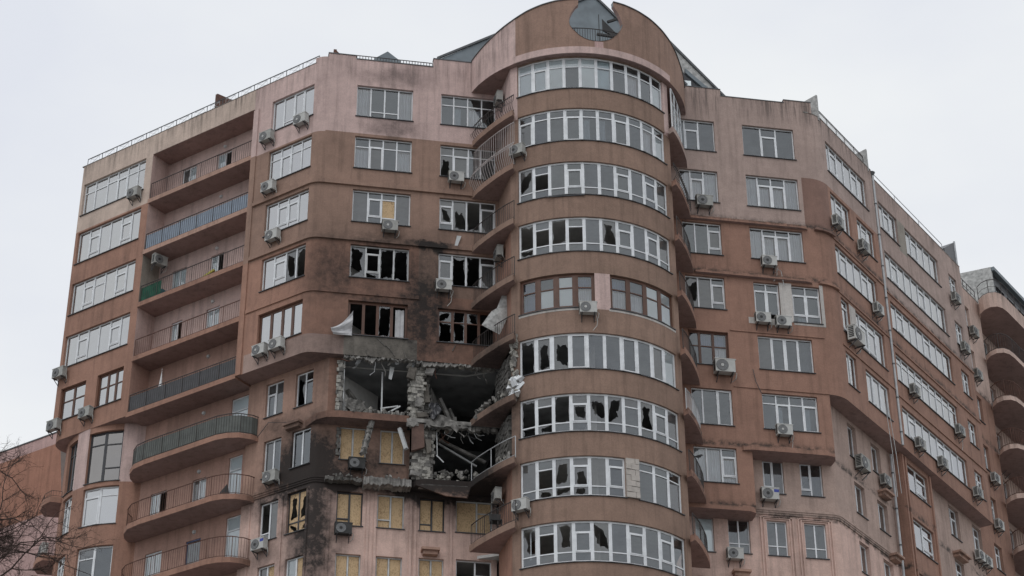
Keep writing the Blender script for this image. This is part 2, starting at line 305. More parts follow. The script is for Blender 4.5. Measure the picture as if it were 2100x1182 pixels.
def part(name, mb, parent, label=None, kind=None, smooth=False):
    if not mb.f: return None
    off = worldloc(parent) if parent else (0, 0, 0)
    o = bpy.data.objects.new(name, mb.mesh(name, off, smooth)); coll.objects.link(o); o.parent = parent
    if label: o['label'] = label
    if kind: o['kind'] = kind
    return o
def thing(name, label, cat, loc=(0, 0, 0), rz=0, group=None):
    o = bpy.data.objects.new(name, None); coll.objects.link(o); o.location = loc; o.rotation_euler = (0, 0, rz); o.empty_display_size = 0.3
    o['label'] = label; o['category'] = cat
    if group: o['group'] = group
    return o
def solid(name, mb, label, cat, loc, rz=0, group=None, smooth=False):   # a thing that is one mesh, in local coordinates
    o = bpy.data.objects.new(name, mb.mesh(name, (0, 0, 0), smooth)); coll.objects.link(o); o.location = loc; o.rotation_euler = (0, 0, rz)
    o['label'] = label; o['category'] = cat
    if group: o['group'] = group
    return o

def wall(name, fr, u0, u1, z0, z1, holes, zones, mat, parent, depth=0.22, d=0.0, kind=None, rev=None):
    us = {u0, u1}; zs = {z0, z1}
    for h in holes:
        us |= {h[0], h[1]}; zs |= {h[2], h[3]}
    for q in zones:
        us |= {q[0], q[1]}; zs |= {q[2], q[3]}
    us = sorted(x for x in us if u0 <= x <= u1); zs = sorted(x for x in zs if z0 <= x <= z1)
    if fr.arc:
        uu = []
        for a, b in zip(us, us[1:]):
            n = max(1, int((b - a) / 2.8 + 0.99)); uu += [a + (b - a) * i / n for i in range(n)]
        us = uu + [us[-1]]
    mb = MB()
    def inh(u, z): return any(h[0] < u < h[1] and h[2] < z < h[3] for h in holes)
    def mz(u, z):
        for q in zones:
            if q[0] < u < q[1] and q[2] < z < q[3]: return q[4]
        return mat
    nu, nz_ = len(us) - 1, len(zs) - 1
    solid_ = [[not inh((us[i] + us[i + 1]) / 2, (zs[j] + zs[j + 1]) / 2) for j in range(nz_)] for i in range(nu)]
    for i in range(nu):
        for j in range(nz_):
            a, b, c, e = us[i], us[i + 1], zs[j], zs[j + 1]
            mm = mz((a + b) / 2, (c + e) / 2)
            if solid_[i][j]:
                mb.face([fr.P(a, d, c), fr.P(b, d, c), fr.P(b, d, e), fr.P(a, d, e)], mm)
            else:
                rm = rev or mm
                if any(len(h) > 4 and h[0] < (a + b) / 2 < h[1] and h[2] < (c + e) / 2 < h[3] for h in holes): continue
                if i == 0 or solid_[i - 1][j]: mb.face([fr.P(a, d, c), fr.P(a, d, e), fr.P(a, d - depth, e), fr.P(a, d - depth, c)], rm)
                if i == nu - 1 or solid_[i + 1][j]: mb.face([fr.P(b, d, e), fr.P(b, d, c), fr.P(b, d - depth, c), fr.P(b, d - depth, e)], rm)
                if j == 0 or solid_[i][j - 1]: mb.face([fr.P(b, d, c), fr.P(a, d, c), fr.P(a, d - depth, c), fr.P(b, d - depth, c)], rm)
                if j == nz_ - 1 or solid_[i][j + 1]: mb.face([fr.P(a, d, e), fr.P(b, d, e), fr.P(b, d - depth, e), fr.P(a, d - depth, e)], rm)
    return part(name, mb, parent, kind=kind)

# ------------------------------------------------------------------ windows
def broken_pane(fr, a, b, z0, z1, d, lo, hi, mat):
    mb = MB(); n = 44; cu, cz = (a + b) / 2 + random.uniform(-.1, .1) * (b - a), (z0 + z1) / 2 + random.uniform(-.12, .12) * (z1 - z0)
    per = 2 * ((b - a) + (z1 - z0)); outer = []
    for i in range(n):
        t = per * i / n
        if t < b - a: p = (a + t, z0)
        elif t < (b - a) + (z1 - z0): p = (b, z0 + t - (b - a))
        elif t < 2 * (b - a) + (z1 - z0): p = (b - (t - (b - a) - (z1 - z0)), z1)
        else: p = (a, z1 - (t - 2 * (b - a) - (z1 - z0)))
        outer.append(p)
    inner = []; a1, a2, p1, p2 = random.uniform(.05, .3), random.uniform(.05, .22), random.uniform(0, 6.3), random.uniform(0, 6.3); mean = (lo + hi) / 2; v = 0
    for q, p in enumerate(outer):
        t = math.tau * q / n; v = v * .6 + random.uniform(-.09, .09)
        f = mean + (hi - lo) * (a1 * 2 * math.cos(t + p1) + a2 * 2 * math.cos(2 * t + p2)) + v
        f = max(.22, min(.995 if hi > .9 else .97, f)); inner.append((cu + (p[0] - cu) * f, cz + (p[1] - cz) * f))
    for i in range(n):
        j = (i + 1) % n
        mb.face([fr.P(outer[i][0], d, outer[i][1]), fr.P(outer[j][0], d, outer[j][1]), fr.P(inner[j][0], d, inner[j][1]), fr.P(inner[i][0], d, inner[i][1])], mat)
    return mb
def window(parent, segs, mat=None, d=-0.14, sill=True, gl=None, label=None, bw=0.055, mw=0.07, name='window', sillmat=None, tops=0.0):
    mat = mat or WHITE; gl = gl or GLASS
    fm = MB(); kids = []; TH = 0.06
    def q(fr, a, b, c, e, dd, mt, nm):
        mb = MB(); mb.face([fr.P(a, dd, c), fr.P(b, dd, c), fr.P(b, dd, e), fr.P(a, dd, e)], mt); kids.append((nm, mb))
    for (fr, u0, u1, z0, z1, lay) in segs:
        e = z1
        for bx in ((u0, u0 + bw, z0, z1), (u1 - bw, u1, z0, z1)): fm.box(fr, bx[0], bx[1], d - TH, d, bx[2], bx[3], mat)
        fm.box(fr, u0 + bw, u1 - bw, d - TH, d, z0, z0 + bw, mat); fm.box(fr, u0 + bw, u1 - bw, d - TH, d, z1 - bw, z1, mat)
        cols = lay.split(';'); tot = sum(float(c.split(':')[0]) for c in cols); U = u0 + bw; W = (u1 - u0 - 2 * bw)
        for ci, c in enumerate(cols):
            wd = W * float(c.split(':')[0]) / tot; a, b = U, U + wd; U = b
            if ci < len(cols) - 1: fm.box(fr, b - mw / 2, b + mw / 2, d - TH + .003, d + .006, z0 + bw, z1 - bw, mat)
            ia = a + (mw / 2 if ci else 0); ib = b - (mw / 2 if ci < len(cols) - 1 else 0)
            cells = c.split(':')[1].split(','); H = z1 - z0 - 2 * bw; Z = z1 - bw
            th = sum(float(''.join(ch for ch in x if ch in '.0123456789')) for x in cells)
            for k, x in enumerate(cells):
                num = float(''.join(ch for ch in x if ch in '.0123456789')); codes = ''.join(ch for ch in x if ch not in '.0123456789')
                h = H * num / th; zt, zb = Z, Z - h; Z = zb
                if k < len(cells) - 1: fm.box(fr, ia, ib, d - TH + .002, d + .004, zb - .028, zb + .028, mat)
                ja, jb = ia, ib; jz0 = zb + (.028 if k < len(cells) - 1 else 0); jz1 = zt - (.028 if k else 0)
                if 's' in codes or 'S' in codes:
                    sw = .05
                    if 'S' in codes:    # a leaf swung inwards: frame turned about its right edge
                        f2 = chord(fr.P(jb, d, 0), fr.P(jb - (jb - ja) * .75, d - (jb - ja) * .65, 0)); W2 = f2.len
                        for bb in ((0, sw, jz0, jz1), (W2 - sw, W2, jz0, jz1), (sw, W2 - sw, jz0, jz0 + sw), (sw, W2 - sw, jz1 - sw, jz1)): fm.box(f2, bb[0], bb[1], -.04, 0, bb[2], bb[3], mat)
                        q(f2, sw, W2 - sw, jz0 + sw, jz1 - sw, -.02, gl, 'pane')
                    else:
                        for bb in ((ja, ja + sw, jz0, jz1), (jb - sw, jb, jz0, jz1), (ja + sw, jb - sw, jz0, jz0 + sw), (ja + sw, jb - sw, jz1 - sw, jz1)): fm.box(fr, bb[0] + .001, bb[1] - .001, d - .03, d + .018, bb[2] + .001, bb[3] - .001, mat)
                        ja += sw; jb -= sw; jz0 += sw; jz1 -= sw
                gd = d - .03
                t = codes.replace('s', '').replace('S', '')[:1]
                if t == 'o': continue
                if t in 'x': kids.append(('broken_pane', broken_pane(fr, ja, jb, jz0, jz1, gd, .38, .95, GLASS2))); continue
                if t in 'r': kids.append(('broken_pane', broken_pane(fr, ja, jb, jz0, jz1, gd, .84, 1.0, GLASS2))); continue
                if t == 'B': kids.append(('board', broken_pane(fr, ja, jb, jz0, jz1, gd, .25, .8, OSB))); continue
                if t == 'b':
                    bd = MB(); s1, s2 = random.uniform(-.02, .03), random.uniform(-.02, .02)
                    bd.box(fr, ja + .01, jb - .01, gd - .03 + s1, gd - .01 + s1, jz0 + .01 + s2, jz1 - .01, OSB); kids.append(('board', bd)); continue
                q(fr, ja, jb, jz0, jz1, gd, {'m': GMIR, 'z': GLASS2, 'w': GLASSW if gl is GLASS else gl, 'c': GLASSW if gl is GLASS else gl}.get(t, gl), 'pane')
                if t == 'd': q(fr, ja, jb, jz0, jz1, gd - .05, SCREEN, 'insect_screen')
                if t == 'w': q(fr, ja, jb, jz0, jz1, gd - .015, BLIND, 'blind')
                if t == 'h': q(fr, ja, jb, jz0 + (jz1 - jz0) * random.uniform(.0, .5), jz1, gd - .07, BLIND, 'blind')
                if t == 'y': q(fr, ja, jb, jz0, jz1, gd - .04, PAPER, 'backing_sheet')
                if t in 'cuk':
                    mb = MB(); n = 16; mt = BLUEC if t == 'u' else CURT; ka, kb = ja, jb
                    if t == 'k': ka = ja + (jb - ja) * random.choice([0, .45]); kb = ka + (jb - ja) * .55
                    pr = [(ka + (kb - ka) * i / n, gd - .16 + .035 * math.sin(i * 2.3 + a * 7) + .02 * math.sin(i * .9)) for i in range(n + 1)]
                    for (p0, e0), (p1, e1) in zip(pr, pr[1:]): mb.face([fr.P(p0, e0, jz0), fr.P(p1, e1, jz0), fr.P(p1, e1, jz1), fr.P(p0, e0, jz1)], mt)
                    kids.append(('curtain', mb))
        if sill:
            fm2 = MB(); fm2.box(fr, u0 - .05, u1 + .05, d - .02, .07, z0 - .045, z0 - .012, sillmat or SILL); kids.append(('sill', fm2))
    wobj = part(name, fm, parent, label)
    if wobj:
        for nm, mb in kids: part(nm, mb, wobj)
    return wobj

def railing(parent, pts, z0, h, mat, name='railing', step=0.14, post=1.15, bw=0.016, pw=0.034, mid=None, label=None, panel=None, pz=(0.06, 0.92)):
    mb = MB(); acc = 0.0; total = sum(math.dist(a, b) for a, b in zip(pts, pts[1:]))
    n = max(1, round(total / step)); npst = max(1, round(total / post)); sp = n / npst
    def at(s):
        for a, b in zip(pts, pts[1:]):
            l = math.dist(a, b)
            if s <= l + 1e-9: return (a[0] + (b[0] - a[0]) * s / l, a[1] + (b[1] - a[1]) * s / l)
            s -= l
        return pts[-1]
    for a, b in zip(pts, pts[1:]):
        mb.bar((a[0], a[1], z0 + h), (b[0], b[1], z0 + h), pw, mat); mb.bar((a[0], a[1], z0 + .08), (b[0], b[1], z0 + .08), bw * 1.3, mat)
        if mid: mb.bar((a[0], a[1], z0 + h * mid), (b[0], b[1], z0 + h * mid), bw * 1.3, mat)
    posts = {round(i * sp) for i in range(npst + 1)}
    for i in range(n + 1):
        p = at(total * i / n); ispost = i in posts
        mb.bar((p[0], p[1], z0 - (.05 if ispost else -.08)), (p[0], p[1], z0 + h), pw if ispost else bw, mat)
    o = part(name, mb, parent, label)
    if panel:
        pn = MB()
        for a, b in zip(pts, pts[1:]):
            pn.face([(a[0], a[1] + .03, z0 + h * pz[0]), (b[0], b[1] + .03, z0 + h * pz[0]), (b[0], b[1] + .03, z0 + h * pz[1]), (a[0], a[1] + .03, z0 + h * pz[1])], panel)
        part('screen_panel', pn, o)
    return o

# ------------------------------------------------------------------ ground
mb = MB(); mb.face([(-900, -600, 0), (900, -600, 0), (900, 1400, 0), (-900, 1400, 0)], GRASS); g = part('ground', mb, None, kind='structure')
mb = MB(); mb.face([(-120, 20, .004), (140, 20, .004), (140, 34, .004), (-120, 34, .004)], ASPH); part('road', mb, None, kind='structure')
mb = MB(); mb.box(Line(-120, 36.2, 1, 0), 0, 260, -2.0, 2.0, 0, .13, CONC); part('pavement', mb, None, kind='structure')

# ================================================================== THE BUILDING
BLD = thing('apartment_building', 'tall salmon pink apartment building with a round tower and blown out, soot blackened flats', 'building', (19.3, 86.5, 0))
HD = [0, 64.0, 60.85, 57.65, 54.45, 51.3, 48.1, 44.95, 41.68, 38.5]
SL = [0, 62.08, 58.93, 55.77, 52.6, 49.42, 46.15, 43.1, 39.95, 36.8]
CH = [0, 64.2, 61.05, 57.87, 54.67, 51.52, 48.3, 45.15, 41.98, 38.83]
CS = [0, 62.27, 59.12, 55.95, 52.75, 49.66, 46.42, 43.22, 40.03, 36.88]
BOT = 0.0

# ---- floor slabs and rooms seen through the openings
def zc(k): return 64.05 - 3.172 * (k - 1)          # ceiling level of row k
slab = MB()
polyU = [(-6.0, 97.2), (5.95, 85.25), (13.6, 85.2), (15.3, 85.0), (15.4, 82.95)] + [(19.27 + 5.4 * math.cos(math.radians(a)), 86.52 + 5.4 * math.sin(math.radians(a))) for a in range(-133, -46, 8)] + [(23.15, 82.95), (23.3, 85.2), (32.0, 85.2), FE.P(18.5, -.35, 0)[:2], FE.P(18.5, -1.3, 0)[:2], FE.P(23, -1.3, 0)[:2], (46, 118), (-6, 118)]
polyL = [(-5.2, 98.6), (6.3, 86.2), (13.6, 86.15), (15.3, 85.2), (15.4, 82.95)] + [(19.27 + 5.4 * math.cos(math.radians(a)), 86.52 + 5.4 * math.sin(math.radians(a))) for a in range(-133, -46, 8)] + [(23.15, 82.95), (23.3, 86.2), (31.3, 86.3), FE.P(23, -1.3, 0)[:2], (46, 118), (-6, 118)]
for k in range(1, 11):
    p = polyU if k <= 5 else polyL
    slab.prism(p, zc(k) + .06, zc(k) + .2, INT, INTM if k in (6, 7) else INT)
slab.prism([(7.6, 85.15), (15.3, 85.15), (15.3, 91), (7.6, 91)], 48.32, 48.42, INTM, INTM)
slab.prism([(7.1, 85.3), (15.0, 85.3), (15.0, 90), (7.1, 90)], 51.27, 51.37, INTD); slab.prism([(7.1, 85.3), (15.0, 85.3), (15.0, 90), (7.1, 90)], 54.44, 54.54, INTD)
part('floor_slab', slab, BLD)
room = MB()
def sheet(mb, pts, z0, z1, mat):
    for a, b in zip(pts, pts[1:]): mb.face([(a[0], a[1], z0), (b[0], b[1], z0), (b[0], b[1], z1), (a[0], a[1], z1)], mat)
for (z0, z1, mt) in ((54.6, 64.3, INT), (42.0, 54.6, INTD), (BOT, 42.0, INT)):
    back = [(-3, 103), (7.2, 90.6), (11.0, 90.3), (15.2, 90.3)]
    sheet(room, back, z0, z1, mt)
sheet(room, [(15.2, 90.3), (27.2, 90.4), (30.5, 90.4), (47, 107)], BOT, 64.3, INT)
for x in (7.0, 11.35): sheet(room, [(x, 86.3), (x, 90.4)], BOT, 54.6, INTD); sheet(room, [(x, 86.3), (x, 90.4)], 54.6, 64.3, INT)
for x in (27.15, 31.0): sheet(room, [(x, 86.3), (x, 90.4)], BOT, 64.3, INT)
sheet(room, [(15.15, 85.4), (15.15, 90.4)], BOT, 64.3, INTD); sheet(room, [(23.4, 85.4), (23.4, 90.4)], BOT, 64.3, INT)
sheet(room, [(19.0, 81.9), (19.0, 90.4)], BOT, 48.2, INT)
for s in (.0, -4.2, -11.8):
    a = FA.P(s, -1.4, 0); b = FA.P(s, -5.5, 0); sheet(room, [a[:2], b[:2]], BOT, 64.3, INT)
for s in (3.6, 6.9, 10.4, 16): 
    a = FE.P(s, -1.2, 0); b = FE.P(s, -5.5, 0); sheet(room, [a[:2], b[:2]], BOT, 64.3, INT)
part('interior_wall', room, BLD)
# fallen partitions and planks inside the blown out flats
deb = MB()
for (a, b, w_) in (((8.0, 87.0, 47.5), (10.0, 88.2, 45.6), .14), ((9.53, 85.9, 48.0), (9.55, 85.9, 45.4), .07), ((12.4, 86.6, 47.2), (13.4, 86.9, 45.2), .16), ((12.9, 86.8, 46.8), (13.7, 87.2, 45.3), .12), ((13.2, 87, 46.4), (13.1, 86.4, 45.2), .2),
                   ((12.1, 85.9, 44.75), (14.6, 86.4, 43.9), .13), ((12.2, 86.1, 44.6), (14.2, 86.5, 43.7), .08), ((9.6, 85.7, 45.6), (10.4, 85.6, 46.1), .07), ((10.3, 85.6, 46.1), (9.5, 85.9, 46.05), .06)):
    deb = MB(); deb.bar(a, b, w_, CONC if w_ > .1 else WHITE2); part('fallen_plank', deb, BLD)
deb = MB(); deb.hexa([(12.0, 86.2, 45.2), (12.6, 87.4, 45.2), (12.55, 87.5, 47.3), (11.95, 86.3, 47.6), (11.95, 86.25, 45.2), (12.55, 87.45, 45.2), (12.5, 87.55, 47.3), (11.9, 86.35, 47.6)], CONC)
part('fallen_partition', deb, BLD)

# ---- left wing, upper storeys
loggia = (-11.55, -4.38)
holes = []; A1 = (-16.68, -12.05); A2 = (-3.18, -0.38)
for k in range(1, 6):
    holes += [(A1[0], A1[1], SL[k] - (.05 if k > 1 else .1), HD[k])] if k < 5 else [(-16.55, -14.75, SL[5], HD[5]), (-13.95, -12.1, SL[5], HD[5])]
    holes.append((A2[0], A2[1], SL[k], HD[k]))
holes.append((loggia[0], loggia[1], 48.32, 64.03, 0))
zonesA = [(-18, 0.5, 60.95, 70, PINK), (-4.38, 0.5, 54.55, 60.95, BROWN), (-3.95, .5, 48.2, 49.25, GPINK)]
zonesA1 = [(-18, -4.38, 60.95, 70, ATOP), (-4.38, 0.5, 60.95, 70, PINK), (-4.38, 0.5, 54.55, 60.95, BROWN), (-3.95, .5, 48.2, 49.3, OVER)]
wall('wall', FA, -16.75, -0.373, 49.36, 65.28, holes, zonesA1, SALM, BLD)
wall('wall', FA, -16.1, -0.373, 48.3, 49.36, [(loggia[0], loggia[1], 48.32, 50, 0)], zonesA1, SALM, BLD)
def end_arc(r): return Arc(5.8 - R2 * 17.1 + R2 * 2 * r, 85 + R2 * 17.1, r)
AL = end_arc(1.0); AL2 = end_arc(.35)
wall('wall', AL, 120, 225, 48.3, 49.36, [], [], SALM, BLD)
wall('wall', AL2, 120, 225, 49.36, 65.28, [], [(0, 300, 60.95, 70, ATOP)], SALM, BLD)
q_ = MB(); q_.face([(x, y, 49.36) for x, y in [AL2.P(a, 0, 0)[:2] for a in range(120, 226, 15)] + [AL.P(a, 0, 0)[:2] for a in range(225, 119, -15)]], SALM); part('wall', q_, BLD)
p0 = AL.P(120, 0, 0); bk = MB(); bk.face([(p0[0], p0[1], 48.3), (p0[0] + 9, p0[1] + 9, 48.3), (p0[0] + 9, p0[1] + 9, 65.28), (p0[0], p0[1], 65.28)], SALM); part('wall', bk, BLD)
# rounded left-wing/front corner
CAB = Arc(5.8 + .4142 * .9, 85.9, .9)
wall('wall', CAB, 225, 270, 48.3, 65.6, [], [(0, 400, 60.95, 70, PINK), (0, 400, 54.55, 60.95, BROWN), (0, 400, 48.3, 49.3, OVER)], SALM, BLD)
# underside of the overhanging storeys of the left wing
sf = MB()
nose = [AL.P(a, 0, 0)[:2] for a in range(120, 226, 7)]
cab = [CAB.P(a, 0, 0)[:2] for a in range(225, 271, 9)]
poly = nose + cab + [(7.6, 85), (7.6, 86.6), (6.4, 86.6), FA.P(-17, -2.4, 0)[:2]]
sf.face([(x, y, 48.3) for x, y in reversed(poly)], SOFF); part('soffit', sf, BLD)
# raised left end return + loggia
lg = MB()
dl = -1.27
pts = [FA.P(loggia[0], 0, 0), FA.P(loggia[0], dl, 0), FA.P(loggia[1], dl, 0), FA.P(loggia[1], 0, 0)]
for k in range(1, 6):
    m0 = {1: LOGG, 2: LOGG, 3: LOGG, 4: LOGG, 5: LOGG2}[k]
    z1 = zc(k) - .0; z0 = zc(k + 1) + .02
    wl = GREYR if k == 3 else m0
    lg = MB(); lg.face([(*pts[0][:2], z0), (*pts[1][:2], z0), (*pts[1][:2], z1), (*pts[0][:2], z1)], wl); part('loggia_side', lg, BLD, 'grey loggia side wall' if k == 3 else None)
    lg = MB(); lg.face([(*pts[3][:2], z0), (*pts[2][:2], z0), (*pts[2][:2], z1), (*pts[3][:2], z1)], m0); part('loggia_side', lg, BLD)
bh = []
doors = {1: [(-10.5, -9.5), (-8.0, -7.0)], 2: [(-10.5, -9.5)], 3: [(-10.6, -9.57), (-7.9, -7.0)], 4: [(-10.3, -9.55), (-7.9, -7.0)], 5: [], 6: [(-5.7, -4.6)], 7: [(-10.65, -9.55), (-7.9, -7.0), (-5.6, -4.75)], 8: [(-10.65, -9.55), (-8.0, -7.05), (-5.5, -4.55)]}
for k, l in doors.items():
    for a, b in l: bh.append((a, b, zc(k) - 2.85, zc(k) - (.78 if k < 7 else .80)) if not (k >= 6 and a > -6) else (a, b, zc(k) - 2.85, zc(k) - .22))
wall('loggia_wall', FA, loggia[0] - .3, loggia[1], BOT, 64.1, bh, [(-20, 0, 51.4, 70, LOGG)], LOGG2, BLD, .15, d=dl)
for (a, b, z0, z1) in bh:
    k = round((64.05 - .8 - z1) / 3.172) + 1
    big = a > -6
    lay = '1:.25w,.75w' if big else random.choice(['1:1w;1:1o', '1:1z;1:1w', '1:1w;1:1w'])
    if k == 8 and -9 < a < -6.5: window(BLD, [(FA, a, b, z0, z1, '1:1g')], mat=BDOOR, d=dl - .05, sill=False, name='balcony_door', label='blue balcony door'); continue
    window(BLD, [(FA, a, b, z0, z1, lay)], d=dl - .08, sill=False, name='balcony_door')
for k in range(1, 9):   # round wall lamps
    mb = MB(); c = FA.P(-7.5, dl + .06, zc(k) - .42); 
    for i in range(8):
        a0, a1 = math.tau * i / 8, math.tau * (i + 1) / 8
        q0 = FA.P(-7.5 + .11 * math.cos(a0), dl + .005, c[2] + .11 * math.sin(a0)); q1 = FA.P(-7.5 + .11 * math.cos(a1), dl + .005, c[2] + .11 * math.sin(a1))
        r0 = FA.P(-7.5 + .08 * math.cos(a0), dl + .09, c[2] + .08 * math.sin(a0)); r1 = FA.P(-7.5 + .08 * math.cos(a1), dl + .09, c[2] + .08 * math.sin(a1))
        mb.face([q0, q1, r1, r0], WHITE2); mb.face([r0, r1, FA.P(-7.5, dl + .12, c[2])], WHITE2)
    part('wall_lamp', mb, BLD)
mb = MB(); mb.box(FA, loggia[0] + .005, loggia[1] - .005, dl, -.01, 64.02, 64.2, ATOP, SOFF); part('loggia_ceiling', mb, BLD)
RM = [None, None, (IRON, None), (IRON, PANB), (IRON, None), (RUST, None), (IRON, PAND), (IRON, PANG), (RUST, None), (RUST, None)]
for k in range(2, 7):
    z = zc(k); mb = MB(); mb.box(FA, loggia[0] - .03, loggia[1] + .0, dl, .04, z, z + .26, MID if k < 4 else SALM, SOFF); part('balcony_slab', mb, BLD)
    mt, pn = RM[k]
    railing(BLD, [FA.P(loggia[0] + .05, -.05, 0)[:2], FA.P(loggia[1] - .05, -.05, 0)[:2]], z + .26, 1.0, mt, panel=pn)
# curved balconies of the lower storeys
cur = [(-11.75, -1.25), (-11.5, -.6), (-11.15, -.2), (-10.6, .12), (-9.8, .22), (-5.2, .22), (-4.6, .08), (-4.1, -.22), (-3.75, -.7), (-3.62, -1.25)]
for k in (7, 8, 9):
    z = zc(k) + .03; P2 = [FA.P(a, b, 0)[:2] for a, b in cur]; mb = MB(); mb.prism(P2, z, z + .27, SALM, SOFF, CONC); part('balcony_slab', mb, BLD)
    mt, pn = {7: RM[7], 8: RM[8], 9: RM[9]}[k]
    railing(BLD, [FA.P(a + (.06 if a < -8 else -.06), b - .07, 0)[:2] for a, b in cur], z + .27, 1.05, mt, panel=pn)
for k in (3,):    # green screening on one loggia
    mb = MB(); z = zc(4) + .3
    mb.face([FA.P(-11.5, -.1, z), FA.P(-10.1, -.1, z), FA.P(-10.1, -.1, z + .9), FA.P(-11.5, -.1, z + .85)], GREEN); part('screen_panel', mb, BLD, 'green netting tied behind the railing')
# left wing windows
LA = {1: '1:.28w,.72d;1.2:.28w,.72w;1:.25w,.75w;1:.25w,.75sw;1:.25w,.75w;.8:.25w,.75d', 2: '1:1w;1:.25w,.55sw,.2w;1.05:1w;1.05:1w;1:.25w,.55sd,.2w;.9:1w', 3: '1:1w;1:.22w,.58sd,.2w;1.05:.3w,.7y;1.05:1y;1:.22w,.58sd,.2w;.9:1w', 4: '1:1w;1:.22w,.58sw,.2w;1.05:1w;1.05:1w;1:.22w,.58sw,.2w;.9:1w'}
for k in range(1, 5): window(BLD, [(FA, A1[0], A1[1], SL[k] - (.05 if k > 1 else .1), HD[k], LA[k])], gl=GFAC)
window(BLD, [(FA, -16.55, -14.75, SL[5], HD[5], '1:.4w,.6w;1:.4w,.6w')], mat=WOOD, gl=GFAC, mw=.13, bw=.12)
window(BLD, [(FA, -13.95, -12.1, SL[5], HD[5], '1:.4w,.6w;1:.4w,.6w;.8:.4w,.6w')], mat=WOOD, gl=GFAC, mw=.13, bw=.12)
L2_ = {1: '1:1w;1:.82d,.18w;1:1sd;1:1w', 2: '1:.28w,.72w;1:.28w,.72sd;1:.28w,.72d;1:.28w,.72w', 3: '1:1g;1:.2g,.6sg,.2g;1:.2g,.6sg,.2g;1:1g', 4: '1:1g;1.1:.2g,.55sg,.25g;1:1x;.9:1r'}
for k in range(1, 5): window(BLD, [(FA, A2[0], A2[1], SL[k], HD[k], L2_[k])], gl=GFAC)
window(BLD, [(FA, A2[0], A2[1], SL[5], HD[5], '1:1w;1.1:1g;1:1w;.9:1w')], mat=WOOD, mw=.15, bw=.13, gl=GFAC)

# ---- left wing lower: set-back wall, turret
FAL = Line(*FA.P(0, -1.1, 0)[:2], R2, -R2)
low_h = []
LW = [(6, -3.35, -2.25, 46.2, 48.0), (6, -1.5, -.42, 46.2, 48.0), (7, -3.28, -2.2, 43.0, 44.92), (7, -1.55, -.4, 43.05, 44.95), (8, -3.28, -2.17, 39.75, 41.7), (8, -1.62, -.38, 39.75, 41.8), (9, -3.2, -2.17, 36.6, 38.5), (9, -1.54, -.4, 36.6, 38.5)]
low_h = [(a, b, c, e) for _, a, b, c, e in LW]
wall('wall', FAL, -4.45, -.309, BOT, 48.3, low_h, [(-5, 2, 0, 42.05, LOW)], MID, BLD)
CABL = Arc(6.713, 86.35, .5)
wall('wall', CABL, 225, 270, BOT, 45.1, [], [(0, 400, 0, 42.05, LOW)], MID, BLD)
wall('wall', FAL, -.309, .535, 45.1, 48.3, [], [], MID, BLD)
mb = MB(); e = FAL.P(-4.45, 0, 0); e2 = FAL.P(-4.45, -.3, 0)
mb.face([(*e2[:2], BOT), (*e[:2], BOT), (*e[:2], 48.3), (*e2[:2], 48.3)], MID); part('wall', mb, BLD)
lows = ['1:.3z,.7sg;1:1z', '1:1x;1:.25g,.75g', '1:1z;1:1Sg', '1:1d;1:1d', '1:.8o,.2g;1:1z', '1:.75B,.25B;1:.75B,.25B', '1:1z;1:1b', '1:1w;1:1b']
for (k, a, b, c, e_), ly in zip(LW, lows):
    window(BLD, [(FAL, a, b, c, e_, ly)], mat=BLACKF if 'B' in ly else WHITE)
TU = Arc(-1.58, 97.7, 3.75)
tu_h = [(-132.7, -103.2, 45.2, 47.98), (-162, -146.3, 45.2, 47.98), (-132.9, -102.7, 42.88, 44.92), (-162, -145.6, 42.88, 44.92), (-132.7, -102.6, 39.6, 41.74), (-162, -145.8, 39.6, 41.74)]
wall('turret_wall', TU, -222, -84, BOT, 48.3, tu_h, [(-146.3, -132.7, 45.1, 48.3, PINK), (-103.2, -80, 45.1, 48.3, PINK)], SALM, BLD)
def facets(arc, a, b, n, z0, z1, lays, d=0):
    out_ = []
    for i in range(n):
        q0 = arc.P(a + (b - a) * i / n, d, 0); q1 = arc.P(a + (b - a) * (i + 1) / n, d, 0); f = chord(q0, q1); out_.append((f, .0, f.len, z0, z1, lays[i]))
    return out_
window(BLD, facets(TU, -132.6, -103.3, 2, 45.2, 47.98, ['1:.22m,.78m', '1:.24m,.5m,.26m'], 0), mat=BLACKF, gl=GMIR, bw=.09)
window(BLD, facets(TU, -161.9, -146.4, 2, 45.2, 47.98, ['1:.22m,.78m', '1:.24m,.5m,.26m'], 0), mat=BLACKF, gl=GMIR, bw=.08)
window(BLD, facets(TU, -132.8, -102.8, 2, 42.88, 44.92, ['1:.2w,.8sw', '1:.2w,.8w'], 0), gl=GFAC, bw=.08); window(BLD, facets(TU, -161.9, -145.7, 2, 42.88, 44.92, ['1:.2w,.8sw', '1:.2w,.8w'], 0), gl=GFAC, bw=.06)
window(BLD, facets(TU, -132.6, -102.7, 2, 39.6, 41.74, ['1:.25g,.75d', '1:1d'], 0), bw=.08); window(BLD, facets(TU, -161.9, -145.9, 2, 39.6, 41.74, ['1:.2w,.8sd', '1:.2w,.8w'], 0), gl=GFAC, bw=.06)
for z in (44.95, 41.8):   # little curved balconies left of the turret
    pp = [(-4.4, 98.6), (-6.1, 98.6), (-6.3, 97.9), (-6.15, 97.2), (-5.8, 96.7), (-5.3, 96.75), (-4.9, 96.9)]
    mb = MB(); mb.prism(list(reversed(pp)) if False else pp, z, z + .3, SALM, SOFF); part('balcony_slab', mb, BLD)
    railing(BLD, [(x + .05, y + .05) for x, y in pp[1:6]], z + .3, .35, IRON, post=.6, bw=.012, pw=.02)

